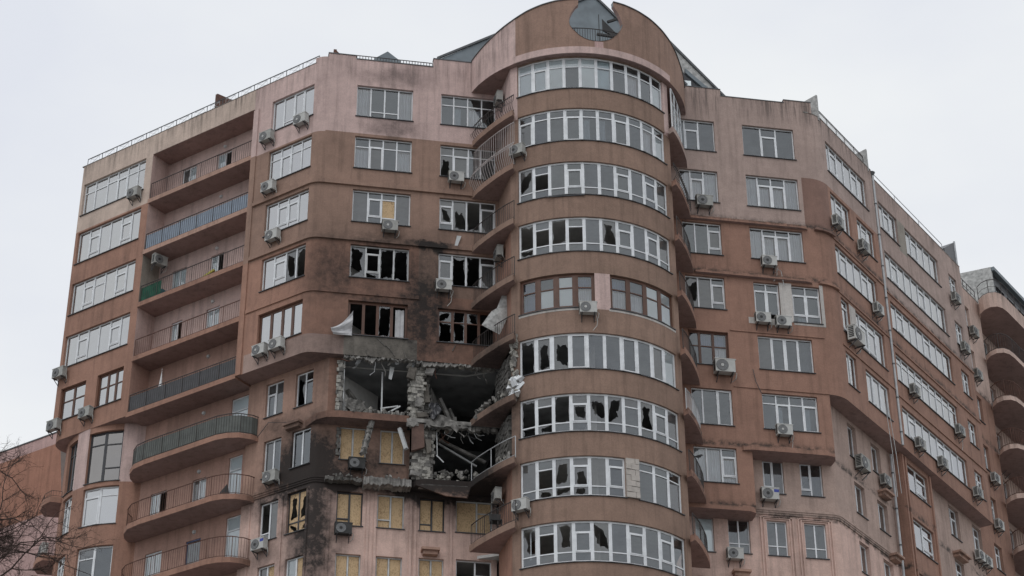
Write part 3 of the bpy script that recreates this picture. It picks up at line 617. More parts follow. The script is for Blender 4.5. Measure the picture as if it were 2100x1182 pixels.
# ---- front wall B
FBL = Line(0, 85.85, 1, 0)
B1 = (7.69, 10.57); B2 = (12.02, 14.85)
holes = []
for k in range(1, 6): holes += [(B1[0], B1[1], SL[k], HD[k]), (B2[0], B2[1], SL[k], HD[k] - .02)]
zB = [(5, 7.55, 48.2, 49.3, OVER), (5, 16, 61.02, 70, PINK), (5, 16, 54.6, 61.02, BROWN), (7.55, 11.05, 48.3, 49.38, GREYR), (11.05, 15, 51.9, 54.6, BROWN)]
wall('wall', FB, 6.173, 15.05, 48.3, 65.62, holes, zB, SALM, BLD)
for (a, b, z) in ((6.173, 7.57, 65.82), (11.6, 13.75, 66.15)):
    wall('wall', FB, a, b, 65.62, z, [], [], PINK, BLD); mb = MB(); mb.box(FB, a, b, -.3, -.001, 65.62, z, PINK); mb.box(FB, a - .03, b + .03, -.32, .03, z, z + .05, COPING); part('coping', mb, BLD)
mb = MB(); mb.box(FB, 7.6, 11.57, -.32, .03, 65.62, 65.67, COPING); part('coping', mb, BLD)
mb = MB(); mb.box(FA, -17, -.3, -.32, .02, 65.28, 65.31, CONC); part('coping', mb, BLD)
wb = {1: '1:1c;1.05:.8d,.2g;1.05:.8d,.2g;1:1c', 2: '1:.28g,.72c;1:.25z,.75sz;1:.28z,.72g;1:.28g,.72c', 3: '1.05:1z;1:.2g,.58sg,.22g;1:.2z,.6b,.2z;1:1z', 4: '1.05:1x;1:.2o,.6so,.2x;1:1r;1:1r', 5: '.9:1o;.95:1o;.95:1r;.9:1o'}
for k in range(1, 5): window(BLD, [(FB, B1[0], B1[1], SL[k], HD[k], wb[k])], mat=WHITE if k != 4 else WHITE2)
window(BLD, [(FB, B1[0], B1[1], SL[5], HD[5], wb[5])], mat=WOOD, mw=.14, bw=.12)
wb2 = {1: '.85:.3g,.7d;1:.3g,.7k;1:.3g,.7c;.9:.3d,.7g', 2: '.9:.28z,.72x;1.1:.28z,.72sz;.9:.28g,.72g;1:.28z,.72z', 3: '.9:.2z,.58sx,.22g;1:1x;1:1r;1:.2g,.8sz', 4: '.9:.2g,.6sz,.2g;1:1r;1:1r;1:.2g,.8sz'}
for k in range(1, 5): window(BLD, [(FB, B2[0], B2[1], SL[k], HD[k] - .02, wb2[k])])
window(BLD, [(FB, B2[0], B2[1], SL[5], HD[5] - .02, '1:.35x,.65r;1:.35r,.65r;1:.35x,.65o;1.1:.35o,.65o')], mat=WOOD, mw=.13, bw=.1)
# storey 6, blown open, wall slightly set back
FB6 = Line(0, 85.4, 1, 0)
wall('wall', FB6, 6.956, 7.66, 45.2, 48.3, [], [(7.5, 7.7, 45, 49, BRICKD)], SALM, BLD)
mb = MB(); mb.hexa([(7.66, 85.4, 45.2), (7.7, 85.4, 45.2), (7.7, 85.95, 45.2), (7.66, 85.95, 45.2), (7.66, 85.4, 48.3), (7.7, 85.4, 48.3), (7.7, 85.95, 48.3), (7.66, 85.95, 48.3)], WHITE2); part('jamb', mb, BLD)
mb = MB(); pl = [(5.9, 86.6), (6.45, 85.45), (6.9, 85.08), (7.5, 84.98), (10.75, 84.98), (10.75, 86.6)]
mb.prism(pl, 44.98, 45.32, SALM, SOFF, CONC); part('ledge', mb, BLD, 'rounded ledge below the blown out flat')
mb = MB(); mb.prism([(10.75, 84.95), (15.1, 84.9), (15.1, 87.5), (10.75, 87.5)], 45.0, 45.2, CONC, INTD, CONC); part('floor_slab', mb, BLD, 'cracked floor slab edge, sooty underneath')
# storey 7 boarded part and storey 8, 9
h7 = [(7.64, 8.88, 43.25, 44.95), (9.53, 10.68, 43.2, 44.95)]
h89 = [(7.62, 8.82, 39.95, 41.63), (9.49, 10.74, 39.95, 41.63), (11.44, 12.61, 39.95, 41.6), (13.14, 14.85, 40.0, 41.62), (7.67, 8.81, 36.9, 38.55), (9.5, 10.7, 36.9, 38.55), (11.45, 12.6, 36.9, 38.6), (13.16, 14.81, 36.9, 38.65)]
wall('wall', FBL, 6.713, 10.92, 42.05, 45.0, h7, [], MID, BLD)
wall('wall', FBL, 6.713, 15.05, BOT, 42.05, h89, [], LOW, BLD)
for (a, b, c, e_) in h7: window(BLD, [(FBL, a, b, c, e_, '1:1b;1:1b')], mat=WHITE2)
for (a, b, c, e_), ly, mt in zip(h89, ['1:.8b,.2b;1:1b', '1:.75b,.25b;1:1b', '1:.8b,.2b;1:1b', '1.4:1b;1:.35b,.65b', '1:1b;1:1b', '1:1b;1:1b', '1:1b;1:1b', '1.2:1o;1:.4d,.6o'], [BLACKF, WHITE2, BLACKF, WHITE2, WHITE2, WHITE2, WHITE2, WHITE]): window(BLD, [(FBL, a, b, c, e_, ly)], mat=mt)
mb = MB(); pl = [(10.9, 86.4), (10.92, 85.6), (11.15, 85.15), (11.6, 84.97), (13.55, 84.95), (13.7, 84.9), (15.1, 84.9), (15.1, 86.4)]
mb.prism(pl, 41.85, 42.15, SALM, SOFF, CONC); part('ledge', mb, BLD)
mb = MB(); mb.hexa([(11.3, 84.95, 41.78), (13.6, 84.9, 41.8), (13.7, 85.4, 41.85), (11.3, 85.5, 41.85), (11.4, 84.9, 41.84), (13.5, 84.85, 41.86), (13.6, 85.3, 41.9), (11.3, 85.4, 41.9)], CONC); 
mb.hexa([(12.5, 84.72, 41.25), (13.45, 84.7, 41.2), (13.5, 84.78, 41.2), (12.5, 84.8, 41.25), (11.1, 84.85, 41.75), (13.65, 84.8, 41.8), (13.7, 84.9, 41.8), (11.1, 84.95, 41.75)], MID); part('hanging_slab_edge', mb, BLD, 'torn off strip of facade hanging under the ledge')
# front pilasters and string courses
for x in (7.2, 9.0, 9.35, 10.98, 11.2, 12.85):
    mb = MB(); mb.box(FBL, x, x + .12, -.02, .05, BOT, 41.7, LOW); part('pilaster', mb, BLD)
for uu in (-3.95, -1.95, -.45):
    mb = MB(); mb.box(FAL, uu, uu + .12, -.02, .05, BOT, 41.75, LOW); part('pilaster', mb, BLD)
def course(fr, u0, u1, zs, mat, d=0, prot=.08):
    mb = MB()
    for (a, b, p) in zs: mb.box(fr, u0, u1, d - .05, d + p * prot / .08, a, b, mat)
    part('cornice', mb, BLD)
SC = [(42.0, 42.1, .05), (42.1, 42.2, .08), (42.2, 42.32, .11)]
course(FAL, -4.45, -.309, SC, MID); course(CABL, 225, 270, SC, MID); course(FBL, 6.713, 10.95, SC, MID)
for z, mt, pr in ((57.83, BROWN, .12), (54.62, BROWN, .12), (51.62, SALM, .06)):
    course(FA, -4.0, -.373, [(z, z + .2, pr), (z + .2, z + .34, pr * .5)], mt, prot=.08); course(CAB, 225, 270, [(z, z + .2, pr), (z + .2, z + .34, pr * .5)], mt); course(FB, 6.173, 12.0 if z != 51.62 else 11.1, [(z, z + .2, pr), (z + .2, z + .34, pr * .5)], mt)
    course(FB, 12.0, 13.66, [(z, z + .2, pr), (z + .2, z + .34, pr * .5)], mt) if z != 51.62 else None
# pier strip on the left wing beside the loggia
for z0_, z1_, mt_ in ((48.3, 54.55, SALM), (54.55, 60.95, BROWN), (60.95, 63.9, PINK)):
    mb = MB(); mb.box(FA, -4.38, -4.05, -.02, .06, z0_, z1_, mt_); part('pilaster', mb, BLD)

# torn edges: broken concrete lip under storey 7 and over storey 6
def ragged(fr, u0, u1, d0, d1, z0, z1, mat, n, name, label=None, jz=.12):
    mb = MB(); n = int(n * 2.2); us_ = [u0 + (u1 - u0) * (i + random.uniform(-.35, .35) * (0 < i < n)) / n for i in range(n + 1)]
    v = 0; zb = []; df = []
    for i in range(n + 1):
        v = v * .72 + random.uniform(-1, 1) * jz * .6; zb.append(z0 + v + random.uniform(-.3, .3) * jz); df.append(d1 + random.uniform(-.06, .05) + v * .3)
    for i in range(n):
        a, b = us_[i], us_[i + 1]
        mb.hexa([fr.P(a, df[i], zb[i]), fr.P(b, df[i + 1], zb[i + 1]), fr.P(b, d0, zb[i + 1]), fr.P(a, d0, zb[i]), fr.P(a, df[i] - .02, z1), fr.P(b, df[i + 1] - .02, z1), fr.P(b, d0, z1), fr.P(a, d0, z1)], mat)
    return part(name, mb, BLD, label)
ragged(FB, 7.6, 11.0, -.3, -.03, 48.18, 48.33, CONC, 26, 'broken_edge', 'torn edge of grey render over the blown out opening')
ragged(FB, 11.05, 14.9, -.3, -.01, 48.12, 48.3, CONC, 26, 'broken_edge')
ragged(FB, 8.75, 10.95, -.75, -.1, 41.75, 42.12, CONC, 18, 'broken_edge', 'broken pale concrete lip below the boarded windows', .07)
ragged(FB, 7.0, 8.7, -.75, -.35, 41.95, 42.12, BRICKD, 12, 'broken_edge', None, .05)
ragged(FB, 10.8, 14.95, -.2, .04, 44.82, 45.12, CONC, 22, 'broken_edge', 'crumbling slab edge between the two blown out flats', .14)

# ---- exposed masonry
def variants(n, sx, sy, sz, mat, j=.14):
    out_ = []
    for i in range(n):
        mb = MB(); mb.rock((0, 0, 0), sx, sy, sz, mat, Matrix.Identity(3), j); out_.append(mb.mesh('brick'))
    return out_
def masonry(x0, x1, z0, z1, y, bw_, bh_, meshes, name, depth=.35, core=MORT, skip=None, fr=None, ragged_x=.0):
    mb = MB(); f = fr or Line(0, y, 1, 0); mb.box(f, x0 + .06, x1 - .06, -depth, -.05, z0, z1, core); pier = part(name, mb, BLD)
    base = worldloc(pier); z = z0; row = 0; cnt = 0
    while z + bh_ * .6 < z1:
        x = x0 - (bw_ / 2 if row % 2 else 0) + random.uniform(-ragged_x, ragged_x)
        while x < x1 - .05:
            a = max(x, x0 - ragged_x); b = min(x + bw_, x1 + random.uniform(-ragged_x, ragged_x))
            if b - a > .1 and not (bh_ < .25 and random.random() < .07) and not (skip and skip((a + b) / 2, z + bh_ / 2)):
                o = bpy.data.objects.new('brick', random.choice(meshes)); coll.objects.link(o); o.parent = pier
                P = f.P((a + b) / 2, -.09 + random.uniform(-.03, .025), z + bh_ / 2)
                o.location = Vector(P) - base; o.scale = ((b - a) * .97, .22, bh_ * .94); o.rotation_euler = (random.uniform(-.03, .03), random.uniform(-.02, .02), (fr.rz() if fr else 0) + random.uniform(-.04, .04)); cnt += 1
            x += bw_
        z += bh_; row += 1
    return pier
VB = variants(7, 1, 1, 1, BRICK, .13); VD = variants(5, 1, 1, 1, BRICKD, .15); VA = variants(3, 1, 1, 1, AERO, .03)
masonry(10.78, 11.55, 45.35, 48.2, 85.35, .3, .155, VB + VB + VD, 'brick_pier', ragged_x=.08)
masonry(11.5, 11.85, 45.3, 48.25, 85.75, .3, .2, VD, 'brick_pier', ragged_x=.1)
masonry(10.92, 12.02, 42.2, 44.9, 85.25, .2, .17, VB + VD, 'brick_pier', ragged_x=.06, skip=lambda x, z: x < 11.45 and z > 43.55)
mb = MB(); mb.hexa([(10.9, 85.0, 43.55), (11.5, 84.95, 43.75), (11.5, 85.1, 43.75), (10.9, 85.15, 43.5), (10.9, 85.0, 44.95), (11.45, 84.98, 44.95), (11.45, 85.1, 44.95), (10.9, 85.15, 44.95)], DARK); part('stucco_patch', mb, BLD, 'remaining dark red patch of plaster on the brick pier')
FS = chord((14.75, 85.35), (15.35, 83.1))
masonry(0, FS.len * .9, 45.35, 48.0, 0, .34, .2, VD, 'brick_pier', fr=chord((14.9, 85.2), (15.15, 82.9)), ragged_x=.05)
masonry(0, FS.len * .9, 42.2, 44.85, 0, .34, .2, VD, 'brick_pier', fr=chord((14.9, 85.2), (15.15, 82.9)), ragged_x=.05)
def rubble(name, n, fn, smin, smax, mats, label=None):
    mb = MB(); root = part(name, (lambda q: (q.rock(fn(), .2, .2, .12, mats[0]), q)[1])(mb), BLD, label); base = worldloc(root)
    vs = []
    for i in range(6):
        q = MB(); q.rock((0, 0, 0), 1, .8, .7, mats[i % len(mats)], Matrix.Identity(3), .3); vs.append(q.mesh('rubble_block'))
    for i in range(n):
        o = bpy.data.objects.new('rubble_block', random.choice(vs)); coll.objects.link(o); o.parent = root; o.location = Vector(fn()) - base
        s = random.uniform(smin, smax); o.scale = (s, s * random.uniform(.6, 1), s * random.uniform(.5, .9)); o.rotation_euler = [random.uniform(0, 3) for _ in range(3)]
u = random.uniform
rubble('rubble_pile', 60, lambda: (u(7.8, 10.8), u(85.1, 85.7), 45.38 + abs(u(-.4, .4)) * u(.3, 1)), .12, .3, [BRICK, CONC, BRICKD], 'heap of smashed blocks on the ledge')
rubble('rubble_pile', 46, lambda: (u(12.0, 14.0), u(85.05, 85.6), 42.25 + u(0, .5)), .1, .28, [BRICK, BRICKD, CONC])
rubble('rubble_pile', 30, lambda: (lambda t: (13.8 + t * 1.3, 84.4 - t * 2.0 + u(-.1, .4), 45.35 + u(0, .3) + .3 * t))(u(0, 1)), .1, .26, [CONC, BRICK, BRICKD])
rubble('rubble_pile', 16, lambda: (lambda t: (14.6 + t * .5, 83.2 - t * .9 + u(0, .3), 42.3 + u(0, .25)))(u(0, 1)), .1, .2, [CONC, BRICK])
rubble('rubble_pile', 34, lambda: (lambda a, z: (*TW.P(a, .02, 0)[:2], z))(u(-136.2, -133.2), u(46.3, 48.7)), .18, .34, [BRICK, CONC, BRICK], 'shattered edge of the tower wall')
rubble('rubble_pile', 14, lambda: (lambda a, z: (*TW.P(a, .1, 0)[:2], z))(u(-136, -133.0), u(45.3, 46.3)), .2, .36, [BRICK, CONC])
rubble('rubble_pile', 22, lambda: (u(6.9, 11.0), u(85.15, 85.5), 42.15 + u(-.1, .1)), .1, .2, [BRICKD, CONC])

for (x, z, w_, h_, y, mt) in ((10.85, 47.7, .35, .5, 85.2, GREYR), (11.2, 46.2, .3, .45, 85.2, CONC), (11.6, 46.8, .25, .9, 85.55, GREYR), (11.35, 45.5, .5, .3, 85.15, GREYR), (11.7, 43.9, .25, .7, 85.08, GREYR), (11.1, 42.4, .5, .25, 85.05, CONC), (10.9, 45.0, .5, .35, 85.0, CONC), (11.7, 47.9, .4, .35, 85.2, CONC)):
    mb = MB(); mb.rock((x, y, z), w_, .08, h_, mt, Matrix.Rotation(random.uniform(-.2, .2), 3, 'Y'), .35); part('plaster_remnant', mb, BLD)
# exposed masonry strip at the left jamb, torn plaster tongues, bent rods and drooping sheets
masonry(7.36, 7.66, 45.35, 48.1, 85.33, .22, .2, VD + VB, 'brick_jamb', ragged_x=.05, depth=.1)
masonry(7.5, 7.66, 43.4, 44.9, 85.8, .2, .18, VD, 'brick_jamb', ragged_x=.04, depth=.1)
rr2 = random.Random(3)
for i in range(26):
    lo_ = i % 2; x = rr2.uniform(7.8, 14.6) if lo_ == 0 else rr2.uniform(12.1, 14.6); zt = 48.25 if lo_ == 0 else 44.95; yy = 85.1 + rr2.uniform(0, .5)
    mb = MB(); p = Vector((x, yy, zt)); pts_ = [p.copy()]; d_ = Vector((rr2.uniform(-.5, .5), 0, -1))
    for j in range(4): d_ += Vector((rr2.uniform(-.7, .7), rr2.uniform(-.3, .3), rr2.uniform(-.2, .5))); d_.normalize(); p = p + d_ * rr2.uniform(.08, .28); pts_.append(p.copy())
    mb.tube([tuple(q) for q in pts_], rr2.choice([.012, .018, .03]), rr2.choice([CONC, RUST, WHITE2, SILL]), 4); part('bent_rod', mb, BLD)
for i in range(22):
    lo_ = i % 3 == 0; x = rr2.uniform(7.7, 14.5) if not lo_ else rr2.uniform(11.9, 14.6); zt = (48.3 if not lo_ else 45.05)
    w2 = rr2.uniform(.15, .5); h2 = rr2.uniform(.1, .42); sk = rr2.uniform(-.2, .2); yy = 85.05 + rr2.uniform(0, .35); t_ = .05
    mb = MB(); mb.hexa([(x + sk, yy, zt - h2), (x + sk + w2 * .4, yy, zt - h2 * rr2.uniform(.6, 1)), (x + sk + w2 * .4, yy + t_, zt - h2), (x + sk, yy + t_, zt - h2), (x, yy, zt), (x + w2, yy, zt), (x + w2, yy + t_, zt), (x, yy + t_, zt)], rr2.choice([CONC, BRICKD, GREYR, INTM])); part('torn_plaster', mb, BLD)
def drape(name, c, w_, h_, mat, seed, tilt=.6, label=None):
    q = random.Random(seed); mb = MB(); n, m_2 = 8, 7; g2 = []
    for i in range(n + 1):
        row_ = []
        for j in range(m_2 + 1):
            a, b = i / n, j / m_2
            row_.append(Vector((c[0] + (a - .5) * w_ + .06 * math.sin(b * 7 + seed), c[1] - b * h_ * .25 + .07 * math.sin(a * 13 + b * 4 + seed) + q.uniform(-.02, .02), c[2] - b * h_ * (1 - .25 * math.sin(a * 5 + seed)) + a * tilt)))
        g2.append(row_)
    for i in range(n):
        for j in range(m_2): mb.face([g2[i][j], g2[i + 1][j], g2[i + 1][j + 1], g2[i][j + 1]], mat)
    part(name, mb, BLD, label, smooth=True)
drape('draped_sheet', (12.4, 85.0, 45.75), 1.3, .7, CONC, 4, -.55, 'grey sheet sagging over the broken slab')
drape('draped_sheet', (11.95, 85.0, 46.1), .5, .8, PAND, 9, 0)
drape('draped_sheet', (8.2, 85.15, 46.1), .9, .65, BRICKD, 2, -.1, 'scorched bundle at the left end of the ledge')
drape('draped_sheet', (14.2, 84.5, 45.6), .9, .5, BRICKD, 6, .2)
# cracks in the grey render under the burnt window
for pl_ in ([(9.1, 84.985, 49.35), (9.5, 84.985, 48.95), (9.7, 84.985, 48.85), (10.0, 84.985, 48.4)], [(10.4, 84.985, 48.75), (10.55, 84.985, 48.35)], [(8.6, 84.985, 48.6), (8.7, 84.985, 48.35), (8.95, 84.985, 48.3)], [(12.9, 84.985, 49.3), (12.75, 84.985, 48.95)]):
    mb = MB(); mb.tube(pl_, [.02, .035, .03, .02][:len(pl_)], MORT, 4); part('crack', mb, BLD)

# ---- round tower
th = [-132.2 + 8.42 * i for i in range(11)]
holes = [(th[0], th[10], CS[k], CH[k]) for k in (1, 2, 3, 4, 6, 7, 9)] + [(-131.7, -94.2, CS[5], CH[5]), (-86.6, -48.0, CS[5], CH[5]), (-132.2, -82.2, CS[8], CH[8]), (-75.6, -48.4, CS[8], CH[8])]
zT = [(-137, -132.2, 60.95, 70, PINK), (-48, -40, 60.95, 70, PINK), (-94.2, -86.6, CS[5] - .1, CH[5], PINK)]
wall('tower_wall', TW, -136.6, -43.4, BOT, 64.25, holes, zT, CYL, BLD, .2)
a0 = TW.P(-136.6, 0, 0); a1 = TW.P(-43.4, 0, 0)
for (p, q, fl) in ((a0, (15.0, 85.0), 1), (a1, (23.55, 85.0), 0)):
    f = chord(q, p) if fl else chord(p, q)
    f = Line(f.o[0], f.o[1], f.D[0], f.D[1]); ln = math.dist(p[:2], q)
    zz = [(0, 9, 60.95, 70, PINK), (0, 9, 54.6, 60.95, BROWN)]
    if fl:
        wall('tower_wall', f, 0, ln, 48.3, 64.3, [], zz, SALM, BLD); wall('tower_wall', f, 0, ln, BOT, 42.1, [], [], SALM, BLD)
    else: wall('tower_wall', f, 0, ln, BOT, 64.3, [], zz, CYL, BLD)
def tower_row(k, lays, mat=None, a=None, b=None, **kw):
    a = th[0] if a is None else a; b = th[10] if b is None else b
    return window(BLD, facets(TW, a + .05, b - .05, len(lays), CS[k], CH[k], lays, 0), mat=mat or WHITE, d=-.1, bw=kw.pop('bw', .085), **kw)
T1, F3_, LO = '1:.27g,.73g', '1:.24g,.53sg,.23g', '1:.77g,.23g'
def L_(s): return '1:' + s
tower_row(1, [L_(x) for x in ('.27w,.73w', '.27w,.73sw', '.27w,.73w', '.27w,.73d', '.27w,.73w', '.27h,.73h', '.27g,.73d', '.27g,.73c', '.27g,.73d', '.27g,.73w')])
tower_row(2, [L_(x) for x in ('.22g,.78sz', '.22g,.78g', '.22g,.78g', '.22g,.78sd', '.22g,.78k', '.22g,.78k', '.22g,.78sg', '.22g,.78g', '.22g,.78c', '.22g,.78sw')])
tower_row(3, [L_(x) for x in ('.78x,.22g', '.24g,.53o,.23g', '.78g,.22g', '.2g,.57sg,.23g', '.78g,.22z', '.78g,.22g', '.22g,.55sg,.23g', '.78g,.22g', '.22g,.55sg,.23g', '.8z,.2g')])
tower_row(4, [L_(x) for x in ('.78r,.22x', '.24g,.53o,.23g', '.77r,.23g', '.24g,.53o,.23g', '.77g,.23g', '.77x,.23g', '.24g,.53sg,.23g', '.77g,.23g', '.2g,.57sg,.23g', '.77z,.23g')])
tower_row(5, [L_('.38u,.62u'), L_('.38g,.62w'), L_('.38w,.62w'), L_('.38u,.62c')], WOOD, -131.7, -94.2, bw=.15)
tower_row(5, [L_('.38u,.62c'), L_('.38g,.62c'), L_('.38w,.62w'), L_('.38w,.62w')], WOOD, -86.6, -48.0, bw=.13)
tower_row(6, [L_(x) for x in ('1r', '1sx', '1x', '1sg', '1g', '1g', '1sg', '1g', '1sz', '1w')])
tower_row(7, [L_(x) for x in ('.77r,.23r', '.24z,.53o,.23x', '.77r,.23g', '.24z,.53sx,.23g', '.77x,.23z', '.77x,.23g', '.24z,.53g,.23g', '.77x,.23g', '.22g,.55sg,.23g', '.78z,.22g')])
tower_row(8, [L_(x) for x in ('.77z,.23g', '.24g,.53o,.23x', '.77x,.23x', '.2z,.57sx,.23x', '.77z,.23g', '.2g,.57sg,.23g')], None, th[0], -82.2)
tower_row(8, [L_(x) for x in ('.2g,.8g', '.2g,.8d', '.22g,.78z')], None, -75.6, -48.4)
tower_row(9, [L_(x) for x in ('.77S,.23g', '.24g,.53o,.23z', '.77x,.23g', '.24g,.53sg,.23g', '.77x,.23g', '.77g,.23g', '.2g,.57sg,.23g', '.77g,.23g', '.2g,.57sg,.23g', '.77g,.23g')])
f = chord(TW.P(-82.1, .10, 0), TW.P(-75.7, .10, 0)); masonry(0, f.len, CS[8], CH[8] - .01, 0, .44, .277, VA, 'block_pier', fr=f, depth=.2, core=MORT)
for k in (3,):  # sagging sill
    mb = MB(); f = chord(TW.P(-117, .16, 0), TW.P(-98, .12, 0)); mb.box(f, 0, f.len, -.06, .0, CS[3] - .12, CS[3] - .08, SILL); part('sill', mb, BLD, 'loose sagging sill')
# thin plaster border round the wooden windows of the tower
for (a, b) in ((-132.2, -93.2), (-87.4, -47.2)):
    mb = MB(); mb.box(TW, a, b, 0, .012, CS[5] - .16, CS[5] - .05, WHITER); part('plaster_border', mb, BLD)

# ---- crown wall
CR = 5.9
prof = [(-164.6, 66.2), (-158, 66.28), (-150, 66.45), (-141, 66.72), (-132.7, 66.98), (-124.8, 67.25), (-117.4, 67.43), (-110.3, 67.55), (-101, 67.62), (-90, 67.68), (-81.4, 67.68), (-75, 67.66), (-67.4, 67.57), (-59, 67.43), (-50.6, 67.22), (-42, 66.95), (-36.8, 66.72), (-30.9, 66.4), (-22, 66.1), (-15.4, 65.95)]
def itp(t, x):
    for (a, b), (c, e_) in zip(t, t[1:]):
        if x <= c: return b + (e_ - b) * (x - a) / (c - a)
    return t[-1][1]
lowh = [(-103.6, 66.25), (-103.1, 65.95), (-101.8, 65.72), (-100.4, 65.55), (-98.5, 65.32), (-96.4, 65.16), (-94, 65.06), (-91.8, 65.02), (-89, 65.02), (-86.2, 65.1), (-84, 65.2), (-81.8, 65.38), (-79.6, 65.65), (-77.6, 65.98), (-76.6, 66.25), (-76.4, 66.4)]
upL = [(-103.6, 66.25), (-103.3, 66.5), (-102.6, 66.72), (-101.5, 66.95), (-100.2, 67.15), (-98.8, 67.3)]
upR = [(-81.0, 67.45), (-80.2, 67.32), (-79.2, 67.18), (-78.2, 67.0), (-77.3, 66.78), (-76.7, 66.55), (-76.4, 66.4)]
us = sorted(set([round(-164.6 + i * 1.4, 3) for i in range(107)] + [-15.4] + [a for a, _ in lowh + upL + upR] + [-131.4, -48, -98.6, -81.2, -98.8, -81.0]))
us = [x for x in us if -164.6 <= x <= -15.4]
mb = MB()
rin = -.24
def strip(a, b, za0, za1, zb0, zb1, mat, cap=True):
    P = TW_.P
    mb.face([P(a, 0, za0), P(b, 0, zb0), P(b, 0, zb1), P(a, 0, za1)], mat)
    mb.face([P(b, rin, zb0), P(a, rin, za0), P(a, rin, za1), P(b, rin, zb1)], mat)
    if cap: mb.face([P(a, .03, za1), P(b, .03, zb1), P(b, rin - .03, zb1 + .002), P(a, rin - .03, za1 + .002)], COPING)
    if not cap or za0 > 65: mb.face([P(a, 0, za0), P(b, 0, zb0), P(b, rin, zb0), P(a, rin, za0)], SOFF)
TW_ = Arc(19.27, 86.52, CR)
for a, b in zip(us, us[1:]):
    mid = (a + b) / 2; mat = PINK if mid < -131.4 else BROWN; zb = 64.22
    if -103.6 <= mid <= -76.4:
        if b <= a: continue
        l0, l1 = itp(lowh, a), itp(lowh, b)
        strip(a, b, 64.62, l0, 64.62, l1, BROWN)
        mb.face([TW_.P(a, rin, l0), TW_.P(b, rin, l1), TW_.P(b, 0, l1), TW_.P(a, 0, l0)], ROOF)
        if mid < -98.8: strip(a, b, itp(upL, a), itp(prof, a), itp(upL, b), itp(prof, b), BROWN)
        if mid > -81.0: strip(a, b, itp(upR, a), itp(prof, a), itp(upR, b), itp(prof, b), BROWN)
    else: strip(a, b, 64.62, itp(prof, a), 64.62, itp(prof, b), mat)
    strip(a, b, zb, 64.62, zb, 64.62, PINK if mid < -46 else BROWN, False)
for (a, z0, z1) in ((-98.8, 67.3, 67.63), (-81.0, 67.45, 67.68)): mb.face([TW_.P(a, 0, z0), TW_.P(a, rin, z0), TW_.P(a, rin, z1), TW_.P(a, 0, z1)], ROOF)
part('crown_wall', mb, BLD, 'arched parapet with a round hole open at the top')
mb = MB(); cp = MB()
for a, b in zip(us, us[1:]):
    if not (-98.8 < (a + b) / 2 < -81.0): cp.hexa([TW_.P(a, .05, itp(prof, a)), TW_.P(b, .05, itp(prof, b)), TW_.P(b, rin - .04, itp(prof, b)), TW_.P(a, rin - .04, itp(prof, a))] + [TW_.P(a, .05, itp(prof, a) + .05), TW_.P(b, .05, itp(prof, b) + .05), TW_.P(b, rin - .04, itp(prof, b) + .05), TW_.P(a, rin - .04, itp(prof, a) + .05)], COPING)
part('coping', cp, BLD)
mb = MB(); lip = [TW_.P(a, .05, 0)[:2] for a in range(-133, -45, 4)]
mb.box(TW_, -133, -45.5, -.01, .05, 64.2, 64.6, PINK); part('cornice', mb, BLD)
mb = MB()
ol = [(13.64, 85.0)] + [TW_.P(a, -.02, 0)[:2] for a in range(-164, -14, 5)] + [(24.9, 85.0)]
mb.face([(x, y, 64.23) for x, y in reversed(ol + [(24.9, 86.5), (13.64, 86.5)])], SOFF); part('soffit', mb, BLD)
# terrace floor, railing and steel stair seen through the hole
mb = MB(); mb.prism([(x, y) for x, y in ol + [(24.9, 88), (13.64, 88)]], 64.4, 64.55, CONC); part('terrace', mb, BLD)
railing(BLD, [TW_.P(a, -.6, 0)[:2] for a in range(-112, -67, 4)], 65.1, 1.15, IRON, step=.13, bw=.02)
mb = MB(); mb.hexa([(20.27, 83.5, 68.1), (20.27, 83.55, 68.85), (20.32, 83.7, 68.85), (20.32, 83.65, 68.1), (21.05, 83.5, 67.6), (21.05, 83.55, 67.95), (21.1, 83.7, 67.95), (21.1, 83.65, 67.6)], BLK); mb.bar((19.96, 83.5, 67.74), (20.76, 83.5, 67.7), .12, BLK); mb.bar((20.56, 83.5, 68.62), (21.05, 83.5, 68.88), .12, BLK); mb.bar((20.09, 83.5, 65), (20.09, 83.5, 69.05), .035, BLK); mb.bar((20.9, 83.9, 65), (20.9, 83.9, 68.0), .1, BLK); part('steel_stair', mb, BLD)
mb = MB(); mb.box(TW_, -91.2, -86.8, -.01, .012, 64.6, 65.0, GPINK); part('plaster_patch', mb, BLD, 'pale pink patch below the round hole')
# roofs behind
mb = MB()
ap = (20.9, 88, 73.95); lf = (12.3, 88, 68.45); rg = (26.0, 88, 68.4)
mb.face([(12.3, 88, 65.0), (26, 88, 65.0), rg, (22.95, 88, 71.55), ap, lf], ROOF); mb.face([lf, ap, (20.9, 98, 73.95), (12.3, 96, 66.0)], ROOF); mb.face([ap, rg, (26.0, 98, 68.4), (20.9, 98, 73.95)], ROOF)
mb.bar((12.2, 87.96, 68.48), (20.9, 87.96, 74.0), .12, COPING); mb.bar((20.9, 87.96, 74.0), (26.0, 87.96, 68.45), .12, COPING)
part('roof', mb, BLD, 'steep grey metal roof behind the arched parapet')
mb = MB()
mb.prism([(25.0, 88.3), (28.3, 88.3), (28.3, 94), (25.0, 94)], 65.0, 65.01, ROUGHW)
mb.face([(23.4, 88.3, 65.2), (28.75, 88.3, 65.2), (28.75, 88.3, 67.5), (25.2, 88.3, 71.55), (23.4, 88.3, 71.55)], ROUGHW); mb.face([(28.75, 88.3, 65.2), (28.75, 96, 65.2), (28.75, 96, 67.5), (28.75, 88.3, 67.5)], ROUGHW)
mb.face([(28.75, 88.3, 67.5), (28.75, 96, 67.5), (25.2, 96, 71.55), (25.2, 88.3, 71.55)], ROOF); mb.bar((28.85, 88.25, 67.4), (25.1, 88.25, 71.68), .12, COPING)
part('gable', mb, BLD, 'roughcast grey gable beside the tower')
